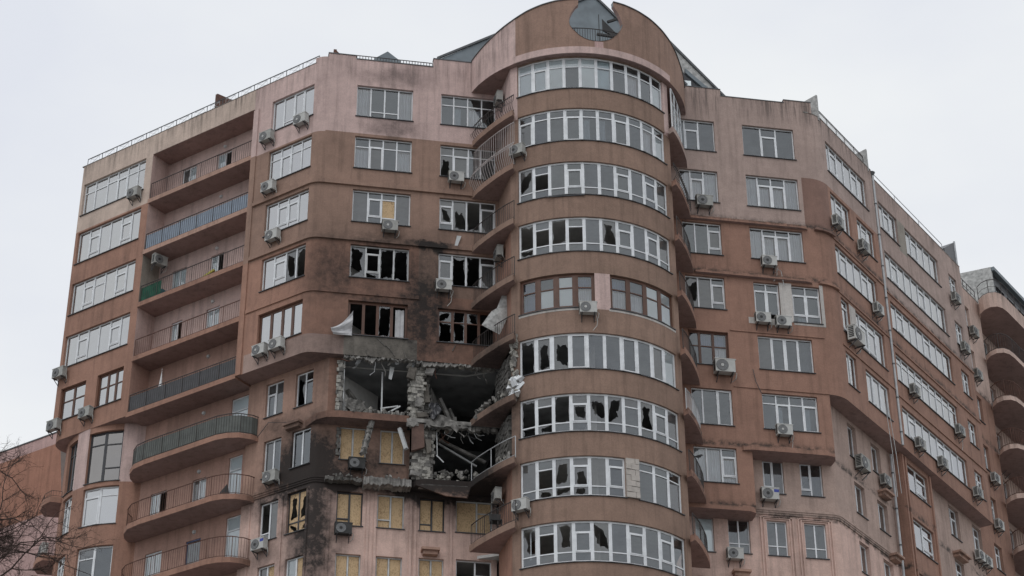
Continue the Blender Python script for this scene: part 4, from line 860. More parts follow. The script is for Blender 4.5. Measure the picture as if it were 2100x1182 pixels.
mb = MB(); mb.hexa([(26.0, 88.1, 69.4), (27.6, 88.1, 67.9), (27.6, 88.28, 67.9), (26.0, 88.28, 69.4), (26.0, 88.1, 69.7), (27.75, 88.1, 68.05), (27.75, 88.28, 68.05), (26.0, 88.28, 69.7)], ROOF); mb.hexa([(25.2, 88.2, 67.9), (27.4, 88.2, 67.9), (27.4, 88.29, 67.9), (25.2, 88.29, 67.9), (25.2, 88.2, 70.0), (25.5, 88.2, 69.9), (25.5, 88.29, 69.9), (25.2, 88.29, 70.0)], BLACKF)
mb.box(Line(0, 88.15, 1, 0), 25.7, 26.3, -.05, .0, 68.0, 68.9, BLIND); part('dormer', mb, BLD)
mb = MB(); 
for (A_, B_, C_) in (((8.71, 87, 67.3), (10.1, 87, 67.3), (9.4, 87, 67.85)),):
    mb.face([(A_[0], 87, 65.5), (B_[0], 87, 65.5), B_, C_, A_], ROOF); mb.face([A_, C_, (9.4, 90, 67.85), (8.71, 90, 67.3)], ROOF); mb.face([C_, B_, (10.1, 90, 67.3), (9.4, 90, 67.85)], ROOF)
part('roof_light', mb, BLD, 'small grey pyramid skylight'); railing(BLD, [(7.62, 85.15), (11.55, 85.15)], 65.67, .3, IRON, 'roof_railing', step=.15, post=2, bw=.03)
mb = MB(); mb.bar((6.5, 85.4, 65.8), (6.5, 85.4, 66.35), .16, RUST); mb.bar((6.5, 85.4, 66.3), (6.8, 85.4, 66.0), .1, RUST); part('roof_vent', mb, BLD)

# ---- curved balconies either side of the tower
relL = [(-5.63, -1.5), (-5.42, -2.15), (-5.1, -2.85), (-4.72, -3.6), (-4.4, -4.15), (-4.1, -4.58)]
inner = [(-3.95, -4.3), (-4.05, -3.9), (-4.25, -1.5)]
for side in (-1, 1):
    for k in range(2, 10):
        z = zc(k) + (.02 if k < 7 else 0)
        pts = [(19.27 + (-side) * x * 1.0, 86.52 + y) for x, y in (relL + inner)] if side == 1 else [(19.27 + x, 86.52 + y) for x, y in (relL + inner)]
        if side == 1: pts = list(reversed(pts))
        mb = MB(); mt = (BROWN if k < 4 else CYL) if side == -1 else (DMID if k > 2 else DTOP)
        mb.prism(pts, z, z + .32, mt, SOFF, CONC); part('balcony_slab', mb, BLD)
        rl = [(19.27 + side * -x * .985, 86.52 + y * .985 + .0) for x, y in relL]
        rm = {1: IRON}.get(k, IRON); h = 1.02
        if side == -1 and k == 7: rl = rl[:1] + rl[1:2]; 
        if side == -1 and k == 8: pass
        if side == -1 and k == 7: continue
        if side == -1 and k == 3:   # tall white bulging grille
            mb = MB(); n = 22
            path = [(19.27 + x * .98, 86.52 + y * .98) for x, y in relL]
            def at(s):
                t = s * (len(path) - 1); i = min(int(t), len(path) - 2); f_ = t - i; a, b = path[i], path[i + 1]; return (a[0] + (b[0] - a[0]) * f_, a[1] + (b[1] - a[1]) * f_)
            for i in range(n + 1):
                p = at(i / n); nx, ny = p[0] - 19.27, p[1] - 86.52; l_ = math.hypot(nx, ny); nx /= l_; ny /= l_
                prev = None
                for zz, bu in ((.3, 0), (.6, .12), (.9, .24), (1.15, .27), (1.4, .12), (1.65, .0), (2.85, 0)):
                    q = (p[0] + nx * bu, p[1] + ny * bu, z + zz)
                    if prev: mb.bar(prev, q, .02, WIRON)
                    prev = q
            for zz in (.35, 1.6, 2.8):
                for i in range(n): a, b = at(i / n), at((i + 1) / n); mb.bar((*a, z + zz), (*b, z + zz), .035, WIRON)
            part('security_grille', mb, BLD, 'white bulging wrought iron grille'); continue
        if k == 2 and side == -1 or (k == 3 and side == 1):   # bulging iron balustrade
            mb = MB(); n = 20; path = [(19.27 + side * -x * .98, 86.52 + y * .98) for x, y in relL]
            def at(s):
                t = s * (len(path) - 1); i = min(int(t), len(path) - 2); f_ = t - i; a, b = path[i], path[i + 1]; return (a[0] + (b[0] - a[0]) * f_, a[1] + (b[1] - a[1]) * f_)
            for i in range(n + 1):
                p = at(i / n); nx, ny = p[0] - 19.27, p[1] - 86.52; l_ = math.hypot(nx, ny); nx /= l_; ny /= l_; prev = None
                for zz, bu in ((.3, 0), (.5, .16), (.7, .2), (.9, .08), (1.1, .0), (1.3, .06)):
                    q = (p[0] + nx * bu, p[1] + ny * bu, z + zz)
                    if prev: mb.bar(prev, q, .02, IRON)
                    prev = q
            for i in range(n): a, b = at(i / n), at((i + 1) / n); mb.bar((*a, z + 1.3), (*b, z + 1.3), .035, IRON); mb.bar((*a, z + .35), (*b, z + .35), .025, IRON)
            part('railing', mb, BLD, 'bulging wrought iron railing'); continue
        if side == 1 and k == 2: continue
        if side == -1 and k == 8: railing(BLD, rl, z + .32, h, GALV, step=1.4, post=1.4, label='bent steel handrail with the bars gone'); continue
        railing(BLD, rl, z + .32, h, GALV if (side == 1 and k == 7) else IRON, step=.15)
# glazing enclosing the top right balcony
segs = []
rp = [(19.27 - x * .97, 86.52 + y * .97) for x, y in relL]; rp = list(reversed(rp))
for a, b in zip(rp[1:], rp[2:]):
    f = chord(a, b); segs.append((f, 0, f.len, zc(2) + .34, zc(1) - .05, '1:.3g,.7w'))
window(BLD, segs, d=-.02, sill=False, label='glazed in balcony')

# ---- right front wall D
D1 = (24.45, 26.48); D2 = (27.99, 30.79)
holes = [(24.45, 26.47, SL[1], HD[1])] + [(D1[0], D1[1], SL[k], HD[k]) for k in range(2, 7)] + [(D2[0], D2[1], SL[k], HD[k]) for k in (1, 2, 3, 5, 6)] + [(27.97, 29.3, 52.3, 54.38), (29.95, 31.42, 52.25, 54.38)]
zD = [(23, 34, 57.9, 70, DTOP), (29.3, 29.95, 52.2, 54.4, WHITER)]
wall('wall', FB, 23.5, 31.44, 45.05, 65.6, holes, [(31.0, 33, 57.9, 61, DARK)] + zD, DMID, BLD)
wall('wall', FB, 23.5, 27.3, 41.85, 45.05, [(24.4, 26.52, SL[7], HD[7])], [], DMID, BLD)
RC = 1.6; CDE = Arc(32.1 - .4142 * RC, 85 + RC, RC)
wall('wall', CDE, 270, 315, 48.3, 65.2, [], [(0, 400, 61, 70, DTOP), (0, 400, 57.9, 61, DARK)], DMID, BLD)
for (a, b, z) in ((24.85, 26.93, 66.12), (26.93, 30.4, 65.7), (30.4, 31.9, 65.88)):
    mb = MB(); mb.box(FB, a, b, -.3, 0.0, 65.6, z, DTOP); mb.box(FB, a - .02, b + .02, -.33, .03, z, z + .04, COPING); part('coping', mb, BLD)
mb = MB(); mb.box(CDE, 270, 315, -.3, .02, 65.2, 65.26, CONC); part('coping', mb, BLD); mb = MB(); mb.box(FB, 31.44, 31.9, -.3, -.004, 65.2, 65.6, DTOP); part('coping', mb, BLD)
wd2 = {1: '1.1:1g;.95:.28g,.72sg;1.05:1g', 2: '.8:1c;1:.25g,.75sc;1:.25g,.75sc;.9:1c', 3: '.9:1c;1:.18g,.82sc;1:.18g,.82sc;.9:1c', 5: '.95:1z;1:1sg;1:1sg;.95:1g', 6: '1:.25g,.75d;1:.25g,.75sk;1:.25g,.75d;1:.25g,.75sk'}
for k, ly in wd2.items(): window(BLD, [(FB, D2[0], D2[1], SL[k], HD[k], ly)])
window(BLD, [(FB, 27.97, 29.3, 52.55, 54.38, '1:.22g,.78sd;1:.22g,.78sd')]); window(BLD, [(FB, 29.95, 31.42, 52.25, 54.38, '1:.22g,.58sd,.2k;1:.22g,.58sd,.2g')])
for bb_ in ((29.3, 29.95, .015, 52.2, 54.45), (31.42, 31.6, .012, 52.1, 54.5), (27.6, 29.3, .012, 51.95, 52.3), (29.95, 31.6, .013, 52.08, 52.2)):
    mb = MB(); mb.box(FB, bb_[0], bb_[1], -.05, bb_[2], bb_[3], bb_[4], WHITER); part('plaster_patch', mb, BLD)
wd1 = {1: '.5:1g;1:.3g,.7sg;1.1:1g', 2: '.7:1c;.9:.25g,.75sc;.9:1c', 3: '.9:1g;1:1g;.9:.2g,.6sz,.2g', 4: '.9:1x;1:1z;.9:.2g,.6sz,.2g', 6: '.7:1g;1:1g;.9:1sg'}
for k, ly in wd1.items(): window(BLD, [(FB, D1[0], D1[1], SL[k], HD[k], ly)])
window(BLD, [(FB, D1[0], D1[1], SL[5], HD[5], '.7:.42g,.58g;1:.42u,.58g;.95:.42u,.58c')], mat=WOOD, mw=.13, bw=.1)
window(BLD, [(FB, 24.4, 26.52, SL[7], HD[7], '.9:1c;1.1:1c;1:.22g,.58sc,.2c')])
hl = [(28.02, 29.07, 43.15, 44.93), (29.89, 31.01, 43.15, 44.93), (28.03, 29.02, 39.93, 41.72), (29.88, 30.95, 39.93, 41.72), (24.53, 25.42, 39.9, 41.9), (26.12, 27.18, 39.93, 41.72), (24.5, 25.4, 36.7, 38.65)]
wall('wall', FBL, 23.5, 31.275, BOT, 45.05, hl, [(20, 40, 0, 42.1, LOW)], ELOW, BLD)
for (a, b, c, e_), ly in zip(hl, ['1:.82sd,.18g;1:1z', '1:.82sg,.18g;1:1g', '1:.72g,.28g;1:.72g,.28g', '1:.72g,.28g;1:.72g,.28g', '1:1w', '1:.72g,.28g;1:.72g,.28g', '1:1d']): window(BLD, [(FBL, a, b, c, e_, ly)])
CDL = Arc(31.275, 86.65, .8); wall('wall', CDL, 270, 315, BOT, 48.3, [], [(0, 400, 0, 42.1, LOW)], ELOW, BLD)
course(FBL, 27.35, 31.275, SC, ELOW); course(CDL, 270, 315, SC, ELOW)
# window surrounds of storey 8
mb = MB()
for (a, b) in ((28.03, 29.02), (29.88, 30.95)):
    for (o1, w1) in ((.12, .06), (.26, .07)):
        mb = MB(); mb.box(FBL, a - o1 - w1, a - o1, -.02, .06, BOT, 41.88, LOW); mb.box(FBL, b + o1, b + o1 + w1, -.02, .06, BOT, 41.88, LOW); mb.box(FBL, a - o1, b + o1, -.02, .06, 41.88 - .08 + .04 * (o1 > .2), 41.88 + .04 * (o1 > .2), LOW); part('window_surround', mb, BLD)
# ledges with moss
def ledge(pts, z0, z1, mat, top=None, label=None):
    mb = MB(); mb.prism(pts, z0, z1, mat, SOFF, MOSS)
    b = part('ledge', mb, BLD, label)
    return b
ledge([(26.6, 86.5), (26.62, 85.3), (26.85, 84.88), (27.2, 84.78), (31.0, 84.78), (31.4, 84.9), (31.55, 85.3), (31.5, 86.5)], 44.85, 45.12, DMID, label='mossy ledge above the small windows on the right')
ledge([(23.5, 86.5), (23.5, 84.78), (26.95, 84.78), (27.25, 84.95), (27.33, 85.3), (27.33, 86.5)], 41.62, 41.9, DMID)
mb = MB(); mb.face([(23.5, 85, 41.86), (27.3, 85, 41.86), (27.3, 85.9, 41.86), (23.5, 85.9, 41.86)][::-1], SOFF); mb.face([(27.3, 85, 41.9), (27.3, 85.9, 41.9), (27.3, 85.9, 45.05), (27.3, 85, 45.05)], DMID); part('soffit', mb, BLD)
for (a, b, z, dep) in ((24.85, 31.0, 57.75, .2), (24.95, 31.0, 54.55, .22)):
    ledge([(a, 85.01), (a, 85 - dep), (b - .3, 85 - dep), (b, 85 - dep * .6), (b + .1, 85.01)], z, z + .16, DMID)
course(FB, 26.6, 31.44, [(51.42, 51.48, .05)], DMID); course(FB, 26.6, 31.44, [(48.28, 48.34, .05)], DMID)
course(CDE, 270, 315, [(57.75, 57.92, .2)], DARK); course(CDE, 270, 315, [(54.55, 54.7, .15)], DMID)

# ---- right wing E
FEb = Line(*FE.P(0, -.14, 0)[:2], R2, R2); FEl = Line(*FE.P(0, -.95, 0)[:2], R2, R2)
holes = [(.92, 5.72, SL[1], HD[1]), (.92, 3.2, SL[2], HD[2] - .05), (4.0, 6.1, SL[2] + .1, HD[2] - .05), (.88, 5.72, SL[3], HD[3] - .1), (.95, 1.85, 52.4, HD[4] - .05), (2.6, 5.95, 52.3, HD[4] - .05), (.9, 2.05, SL[5] - .05, HD[5] - .05), (3.12, 5.85, SL[5] - .1, HD[5] - .1)]
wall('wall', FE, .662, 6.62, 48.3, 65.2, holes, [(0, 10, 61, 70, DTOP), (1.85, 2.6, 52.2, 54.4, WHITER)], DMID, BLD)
we = ['.7:1w;1:.2w,.65sw,.15w;1.05:1w;1.1:1w;1:.2w,.65sw,.15w;1:1w', '1:1w;1.1:.2w,.8sw;.9:1w', '1:1w;1.1:.2w,.8sS;.9:1w', '.8:1w;1:.2w,.8sw;1.05:1w;1.05:1w;1:.2w,.8sw;1:1w', '1:.2w,.65sd,.15w', '.6:1w;1:.2w,.65sw,.15w;1:.2w,.65sd,.15w;.9:1w', '1:1w;1:1d', '1:1sw;1:1sw;1:1sw']
for (a, b, c, e_), ly in zip(holes, we): window(BLD, [(FE, a, b, c, e_, ly.replace('sS', 'Sw'))], gl=GFAC, d=-.12)
bb = {1: [(7.5, 9.85), (10.9, 15.35)], 2: [(7.62, 15.6)], 3: [(7.62, 15.5)], 4: [(7.55, 15.45)], 5: [(7.6, 15.85)]}
holes = []; lays = []
for k, l in bb.items():
    for a, b in l:
        holes.append((a, b, SL[k] - .1, HD[k] - .25)); n = max(3, round((b - a) / .9)); tl = []
        for i in range(n):
            if k == 4: tl.append('1:.25d,.75w' if i not in (1, n - 2) else '1:.25d,.75d')
            elif i % 4 == 1: tl.append('1:.2w,.62sw,.18w')
            else: tl.append('1:1w')
        lays.append(';'.join(tl))
for k in range(1, 6):
    holes.append((16.82, 17.95, SL[k] - (.0 if k > 1 else -.3), HD[k] - .35)); lays.append('1:.3w,.7w;1:.3g,.7sg')
wall('wall', FEb, 6.85, 18.75, 48.3, 65.0, holes, [(9.85, 10.9, 61.7, 63.8, GREYR), (0, 20, 57.9, 70, DTOP)], DMID, BLD)
for (a, b, c, e_), ly in zip(holes, lays): window(BLD, [(FEb, a, b, c, e_, ly)], gl=GFAC, d=-.12, mat=WHITE)
mb = MB(); e1 = FEb.P(6.85, 0, 0); e2 = FE.P(6.62, -.5, 0); e3 = FEb.P(6.85, -.5, 0); e4 = FE.P(6.62, 0, 0)
for z0, z1 in ((48.3, 65.0),):
    mb.face([(*e4[:2], z0), (*e2[:2], z0), (*e2[:2], z1), (*e4[:2], z1)], DMID); mb.face([(*e3[:2], z0), (*e1[:2], z0), (*e1[:2], z1), (*e3[:2], z1)], DMID); mb.face([(*e2[:2], z0), (*e3[:2], z0), (*e3[:2], z1), (*e2[:2], z1)], DMID)
e5 = FEb.P(18.75, 0, 0); e6 = FEb.P(18.75, -1.0, 0); mb.face([(*e5[:2], 48.3), (*e6[:2], 48.3), (*e6[:2], 65.0), (*e5[:2], 65.0)], DMID)
part('wall', mb, BLD)
mb = MB(); mb.box(FE, .66, 6.62, -.3, .02, 65.2, 65.25, CONC); part('coping', mb, BLD); mb = MB(); mb.box(FEb, 6.85, 18.75, -.3, .02, 65.0, 65.05, CONC); part('coping', mb, BLD); mb = MB(); mb.box(FEl, 18.7, 23.3, -.3, .02, 64.95, 65.0, CONC); part('coping', mb, BLD)
sf = MB(); q = [CDE.P(a, 0, 0)[:2] for a in range(270, 316, 9)] + [FE.P(6.7, 0, 0)[:2], FEb.P(18.75, 0, 0)[:2], FEb.P(18.75, -1.2, 0)[:2], FE.P(.3, -1.3, 0)[:2], (30.5, 86.4), (30.5, 85.0)]
sf.face([(x, y, 48.3) for x, y in reversed(q)], SOFF); part('soffit', sf, BLD)
lowE = [(2.32, 3.25, 46.25, 48.1), (4.95, 6.0, 46.45, 48.05), (2.5, 3.65, 43.25, 44.93), (5.05, 6.2, 43.3, 44.9), (2.42, 3.5, 40.1, 41.72), (5.07, 6.2, 40.1, 41.72)]
wall('wall', FEl, .58, 7.35, BOT, 48.3, lowE, [(0, 20, 0, 42.1, LOW)], ELOW, BLD, .28)
for (a, b, c, e_) in lowE: window(BLD, [(FEl, a, b, c, e_, '1:1w;1.2:1d')], gl=GFAC, d=-.2)
course(FEl, .58, 7.35, SC, ELOW)
FBay = Line(*FE.P(0, -.42, 0)[:2], R2, R2)
bayh = [(8.0, 10.55, 46.4, 48.0), (8.0, 10.6, 43.2, 44.92), (8.0, 10.6, 40.1, 41.85)]
wall('bay_wall', FBay, 7.35, 10.95, BOT, 48.3, bayh, [], DMID, BLD)
for (a, b, c, e_) in bayh: window(BLD, [(FBay, a, b, c, e_, '1.1:1g;1:.28g,.5sg,.22g')], gl=GFAC)
mb = MB(); 
for x in (7.4, 7.75, 10.75): mb.box(FBay, x, x + .15, -.02, .08, BOT, 48.2, DMID)
q0 = FBay.P(10.95, 0, 0); q1 = FBay.P(11.5, -.25, 0); q2 = FBay.P(11.6, -.55, 0); sheet(mb, [q0[:2], q1[:2], q2[:2]], BOT, 48.3, DMID)
q3 = FBay.P(7.35, 0, 0); q4 = FBay.P(7.35, -.6, 0); sheet(mb, [q4[:2], q3[:2]], BOT, 48.3, DMID); part('bay_wall', mb, BLD)
lowF = [(14.4, 15.7, 46.35, 48.12), (17.53, 18.75, 46.5, 48.12), (14.4, 15.6, 43.3, 44.98), (17.5, 18.7, 43.3, 44.98)]
hF = [(20.55, 21.55, 62.2, 63.7), (20.75, 21.5, 59.3, 60.7), (20.75, 21.65, 55.95, 57.58), (20.75, 21.7, 52.8, 54.42), (20.6, 21.75, 49.6, 51.08), (20.55, 21.65, 46.5, 48.08)]
wall('wall', FEl, 11.4, 18.75, BOT, 48.3, lowF, [], ELOW, BLD, .28)
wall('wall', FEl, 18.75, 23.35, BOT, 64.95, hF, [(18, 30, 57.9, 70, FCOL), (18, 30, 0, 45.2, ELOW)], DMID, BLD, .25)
for (a, b, c, e_) in lowF + hF: window(BLD, [(FEl, a, b, c, e_, '1:.3w,.7w;1.2:.3g,.7sd')], gl=GFAC, d=-.18)
# thin lines between storeys on the right wing
for z in (57.75, 54.55, 51.45):
    course(FE, .66, 6.62, [(z, z + .1, .06)], DMID); course(FEb, 6.85, 18.75, [(z, z + .1, .06)], DMID)
# fins on the roof edge
for u_, h_, fr_ in ((.35, 1.45, FE), (6.25, 1.25, FE)):
    mb = MB(); a = fr_.P(u_, .02, 0); b = fr_.P(u_, -1.9, 0); c = fr_.P(u_ + .12, -1.9, 0); e_ = fr_.P(u_ + .12, .02, 0)
    mb.hexa([(*a[:2], 65.0), (*e_[:2], 65.0), (*c[:2], 65.0), (*b[:2], 65.0), (*a[:2], 65.2 + h_), (*e_[:2], 65.2 + h_), (*c[:2], 65.2 + h_ * .75), (*b[:2], 65.2 + h_ * .75)], ROUGHW); part('roof_fin', mb, BLD)
railing(BLD, [FE.P(.6, -.15, 0)[:2], FE.P(6.1, -.15, 0)[:2]], 65.25, .68, IRON, 'roof_railing', step=.14, mid=.85)
railing(BLD, [FEb.P(7.0, -.1, 0)[:2], FEb.P(16.6, -.1, 0)[:2]], 65.05, .5, GALV, 'roof_railing', step=3.2, post=3.2)
railing(BLD, [FEl.P(19.0, -.1, 0)[:2], FEl.P(23.2, -.1, 0)[:2]], 65.0, .75, IRON, 'roof_railing', step=.6, post=1.2, mid=.5)
mb = MB(); a = FEb.P(17.0, -.1, 0); b = FEb.P(18.7, -.1, 0); c = FEb.P(18.7, -2.2, 0); e_ = FEb.P(17.0, -2.2, 0)
mb.hexa([(*a[:2], 65.0), (*b[:2], 65.0), (*c[:2], 65.0), (*e_[:2], 65.0), (*a[:2], 65.5), (*b[:2], 66.75), (*c[:2], 66.75), (*e_[:2], 65.5)], BLACKF); mb.bar((*b[:2], 65.0), (*b[:2], 66.8), .1, GALV); part('roof_hatch', mb, BLD, 'dark wedge shaped roof box')
# railing with crossed panels along the left roof edge
mb = MB(); n = 15
for i in range(n + 1):
    uu = -16.75 + 16.5 * i / n; p = FA.P(uu, -.12, 65.3); mb.bar(p, (p[0], p[1], 65.78), .035, SILL)
    if i < n:
        q = FA.P(uu + 1.1, -.12, 65.3); mb.bar((p[0], p[1], 65.78), (q[0], q[1], 65.78), .035, SILL)
        f = chord(p, q); L1 = f.len; a, b = .22, L1 - .22
        for (x0, z0, x1, z1) in ((a, .08, b, .08), (a, .42, b, .42), (a, .08, a, .42), (b, .08, b, .42), (a, .08, L1 / 2, .25), (L1 / 2, .25, b, .42), (a, .42, L1 / 2, .25), (L1 / 2, .25, b, .08)):
            mb.bar(f.P(x0, 0, 65.3 + z0), f.P(x1, 0, 65.3 + z1), .012, GALV)
part('roof_railing', mb, BLD)
mb = MB(); 
a = FA.P(-7.5, -.3, 0); b = FA.P(-7.4, -1.9, 0); mb.hexa([(*FA.P(-7.55, -.25, 0)[:2], 65.2), (*FA.P(-7.4, -.25, 0)[:2], 65.2), (*FA.P(-7.4, -2.2, 0)[:2], 65.2), (*FA.P(-7.55, -2.2, 0)[:2], 65.2), (*FA.P(-7.55, -.25, 0)[:2], 66.45), (*FA.P(-7.4, -.25, 0)[:2], 66.45), (*FA.P(-7.4, -2.2, 0)[:2], 66.9), (*FA.P(-7.55, -2.2, 0)[:2], 66.9)], RUST); part('roof_fin', mb, BLD, 'reddish brick party wall on the left roof edge')
mb = MB(); mb.box(FA, -9.5, -8.3, -.9, -.4, 65.3, 65.75, CONC); part('roof_block', mb, BLD)
# downpipes
for (u_, d_, z0, z1) in ((6.74, -.02, 48.3, 64.9), (7.0, -.85, 0, 48.1)):
    mb = MB(); mb.tube([FE.P(u_, d_ + .06, z0), FE.P(u_, d_ + .06, z1)], .07, GALV, 8)
    for z in range(int(z0) + 1, int(z1), 2): mb.tube([FE.P(u_, d_ + .06, z), FE.P(u_, d_ + .06, z + .08)], .085, COPING, 8)
    if z0 > 1: mb.tube([FE.P(u_, d_ + .0, z1), FE.P(u_, d_ + .06, z1 + .25)], [.09, .17], COPING, 8)
    part('downpipe', mb, BLD, smooth=False)
# little box ledges for air conditioners
for (f, a, b, z, dd) in ((FBL, 11.53, 12.36, 38.98, .45), (FBL, 26.15, 27.0, 38.95, .45), (FEl, 5.2, 6.2, 45.45, .5), (FEl, 5.7, 6.6, 42.15, .5), (FEl, 14.2, 15.6, 45.3, .5), (FAL, -1.9, -.9, 45.35, .35)):
    mb = MB(); mb.box(f, a, b, -.02, dd, z - .12, z, MID); mb.box(f, a + .08, b - .08, -.02, dd * .7, z - .3, z - .12, MID); part('bracket_ledge', mb, BLD)

# ================================================================== rear section with curved balconies on the far right
RB = thing('apartment_block', 'rear block at the far right with stacked curved balconies and a dark penthouse', 'building', (*FEl.P(27, -3, 0)[:2], 0))
FF = Line(*FE.P(0, -.95 - .35, 0)[:2], R2, R2)
wall('wall', Line(*FE.P(0, -1.6, 0)[:2], R2, R2), 23.35, 40, BOT, 64.6, [(25, 26, zc(k) - 2.9, zc(k) - .6) for k in range(1, 9)] + [(28, 29, zc(k) - 2.9, zc(k) - .6) for k in range(1, 9)], [], FCOL, RB)
FR = Line(*FE.P(0, -1.6, 0)[:2], R2, R2)
for k in range(1, 9):
    for a in (25, 28): window(RB, [(FR, a, a + 1, zc(k) - 2.9, zc(k) - .6, '1:1w;1:1d')], sill=False, name='balcony_door')
mb = MB(); a = FEl.P(23.35, 0, 0); b = FR.P(23.35, 0, 0); sheet(mb, [b[:2], a[:2]], BOT, 64.9, FCOL); part('wall', mb, RB)
out_pts = [(23.35, -.5 - .45), (22.8, -.45), (22.45, .0), (22.5, .35), (22.8, .62), (23.3, .72), (25, .7), (40, .7)]
def fbal(z, th_, name, mt):
    mb = MB(); P2 = [FE.P(u_, d_, 0)[:2] for u_, d_ in [(23.3, -2.25), (23.3, -.9)] + [(22.9, -.75), (22.55, -.35), (22.42, .1), (22.6, .5), (23.0, .68), (23.6, .74), (34, .74), (34, -2.25)]]
    mb.prism(P2, z, z + th_, mt, SOFF, CONC); part(name, mb, RB)
fbal(63.9, 1.0, 'canopy', FCOL)
rl = [(22.95, -.75), (22.62, -.35), (22.5, .1), (22.68, .45), (23.05, .62), (23.6, .68), (34, .68)]
for k in range(2, 10):
    z = 60.72 - 3.172 * (k - 2); fbal(z, .3, 'balcony_slab', FCOL)
    railing(RB, [FE.P(u_, d_, 0)[:2] for u_, d_ in rl], z + .3, 1.05, RUST if k > 2 else IRON, step=.16, bw=.018)
railing(RB, [FE.P(u_, d_, 0)[:2] for u_, d_ in rl], 64.9, .95, IRON, step=1.0, post=1.0, mid=.5)
mb = MB(); f = Line(*FE.P(0, -1.2, 0)[:2], R2, R2); a = FE.P(24.9, -.6, 0); b = FE.P(24.9, -5, 0)
mb.hexa([(*FE.P(24.9, -.4, 0)[:2], 64.9), (*FE.P(25.1, -.4, 0)[:2], 64.9), (*FE.P(25.1, -7, 0)[:2], 64.9), (*FE.P(24.9, -7, 0)[:2], 64.9), (*FE.P(24.9, -.4, 0)[:2], 68.15), (*FE.P(25.1, -.4, 0)[:2], 68.15), (*FE.P(25.1, -7, 0)[:2], 68.9), (*FE.P(24.9, -7, 0)[:2], 68.9)], ROUGHW); part('side_wall', mb, RB, 'roughcast side of the penthouse')
wall('penthouse_wall', FE, 25.1, 40, 64.9, 67.9, [(25.6, 27.0, 65.5, 67.2), (27.4, 28.8, 65.5, 67.2), (29.2, 30.6, 65.5, 67.2)], [], BLACKF, RB, d=-.5)
for a in (25.6, 27.4, 29.2): window(RB, [(FE, a, a + 1.4, 65.5, 67.2, '1:1w;1:1d')], d=-.6, mat=BLACKF, sill=False, gl=GFAC)
mb = MB(); mb.box(FE, 24.95, 40, -.9, -.2, 67.9, 68.15, ROOF); part('roof_edge', mb, RB)

# ================================================================== wing at the far left, behind
LWG = thing('building_wing', 'lower wing at the left behind bare branches, salmon with pink bands', 'building', (-14, 119, 0))
k105 = (105 - 90.8) * R2
FG = Line(*FA.P(0, -k105, 0)[:2], R2, -R2)
zz = [(-50, 0, 55.42, 60, GPINK), (-50, 0, 0, 51.0, GPINK)]
wall('wall', FG, -41.5, -20, BOT, 56.15, [], zz, GSAL, LWG)
c0 = FG.P(-41.5, 0, 0); FH = Line(c0[0], c0[1], 1, 0)
wall('wall', FH, -30, 0, BOT, 56.15, [], [(-40, 1, 55.42, 60, GPINK), (-40, 1, 0, 51.0, GPINK)], GSAL, LWG)
mb = MB(); mb.box(FG, -41.5, -20, -.3, .05, 56.15, 56.22, COPING); part('coping', mb, LWG); mb = MB(); mb.box(FH, -30, 0, -.3, .05, 56.15, 56.22, COPING); part('coping', mb, LWG)
mb = MB(); q = FG.P(-37.6, -.3, 0); mb.hexa([(*FG.P(-38.8, -.3, 0)[:2], 56.2), (*FG.P(-36, -.3, 0)[:2], 56.2), (*FG.P(-36, -2, 0)[:2], 56.2), (*FG.P(-38.8, -2, 0)[:2], 56.2), (*FG.P(-38.0, -.3, 0)[:2], 57.2), (*FG.P(-36, -.3, 0)[:2], 58.0), (*FG.P(-36, -2, 0)[:2], 58.0), (*FG.P(-38.0, -2, 0)[:2], 57.2)], BLACKF); part('roof_box', mb, LWG)

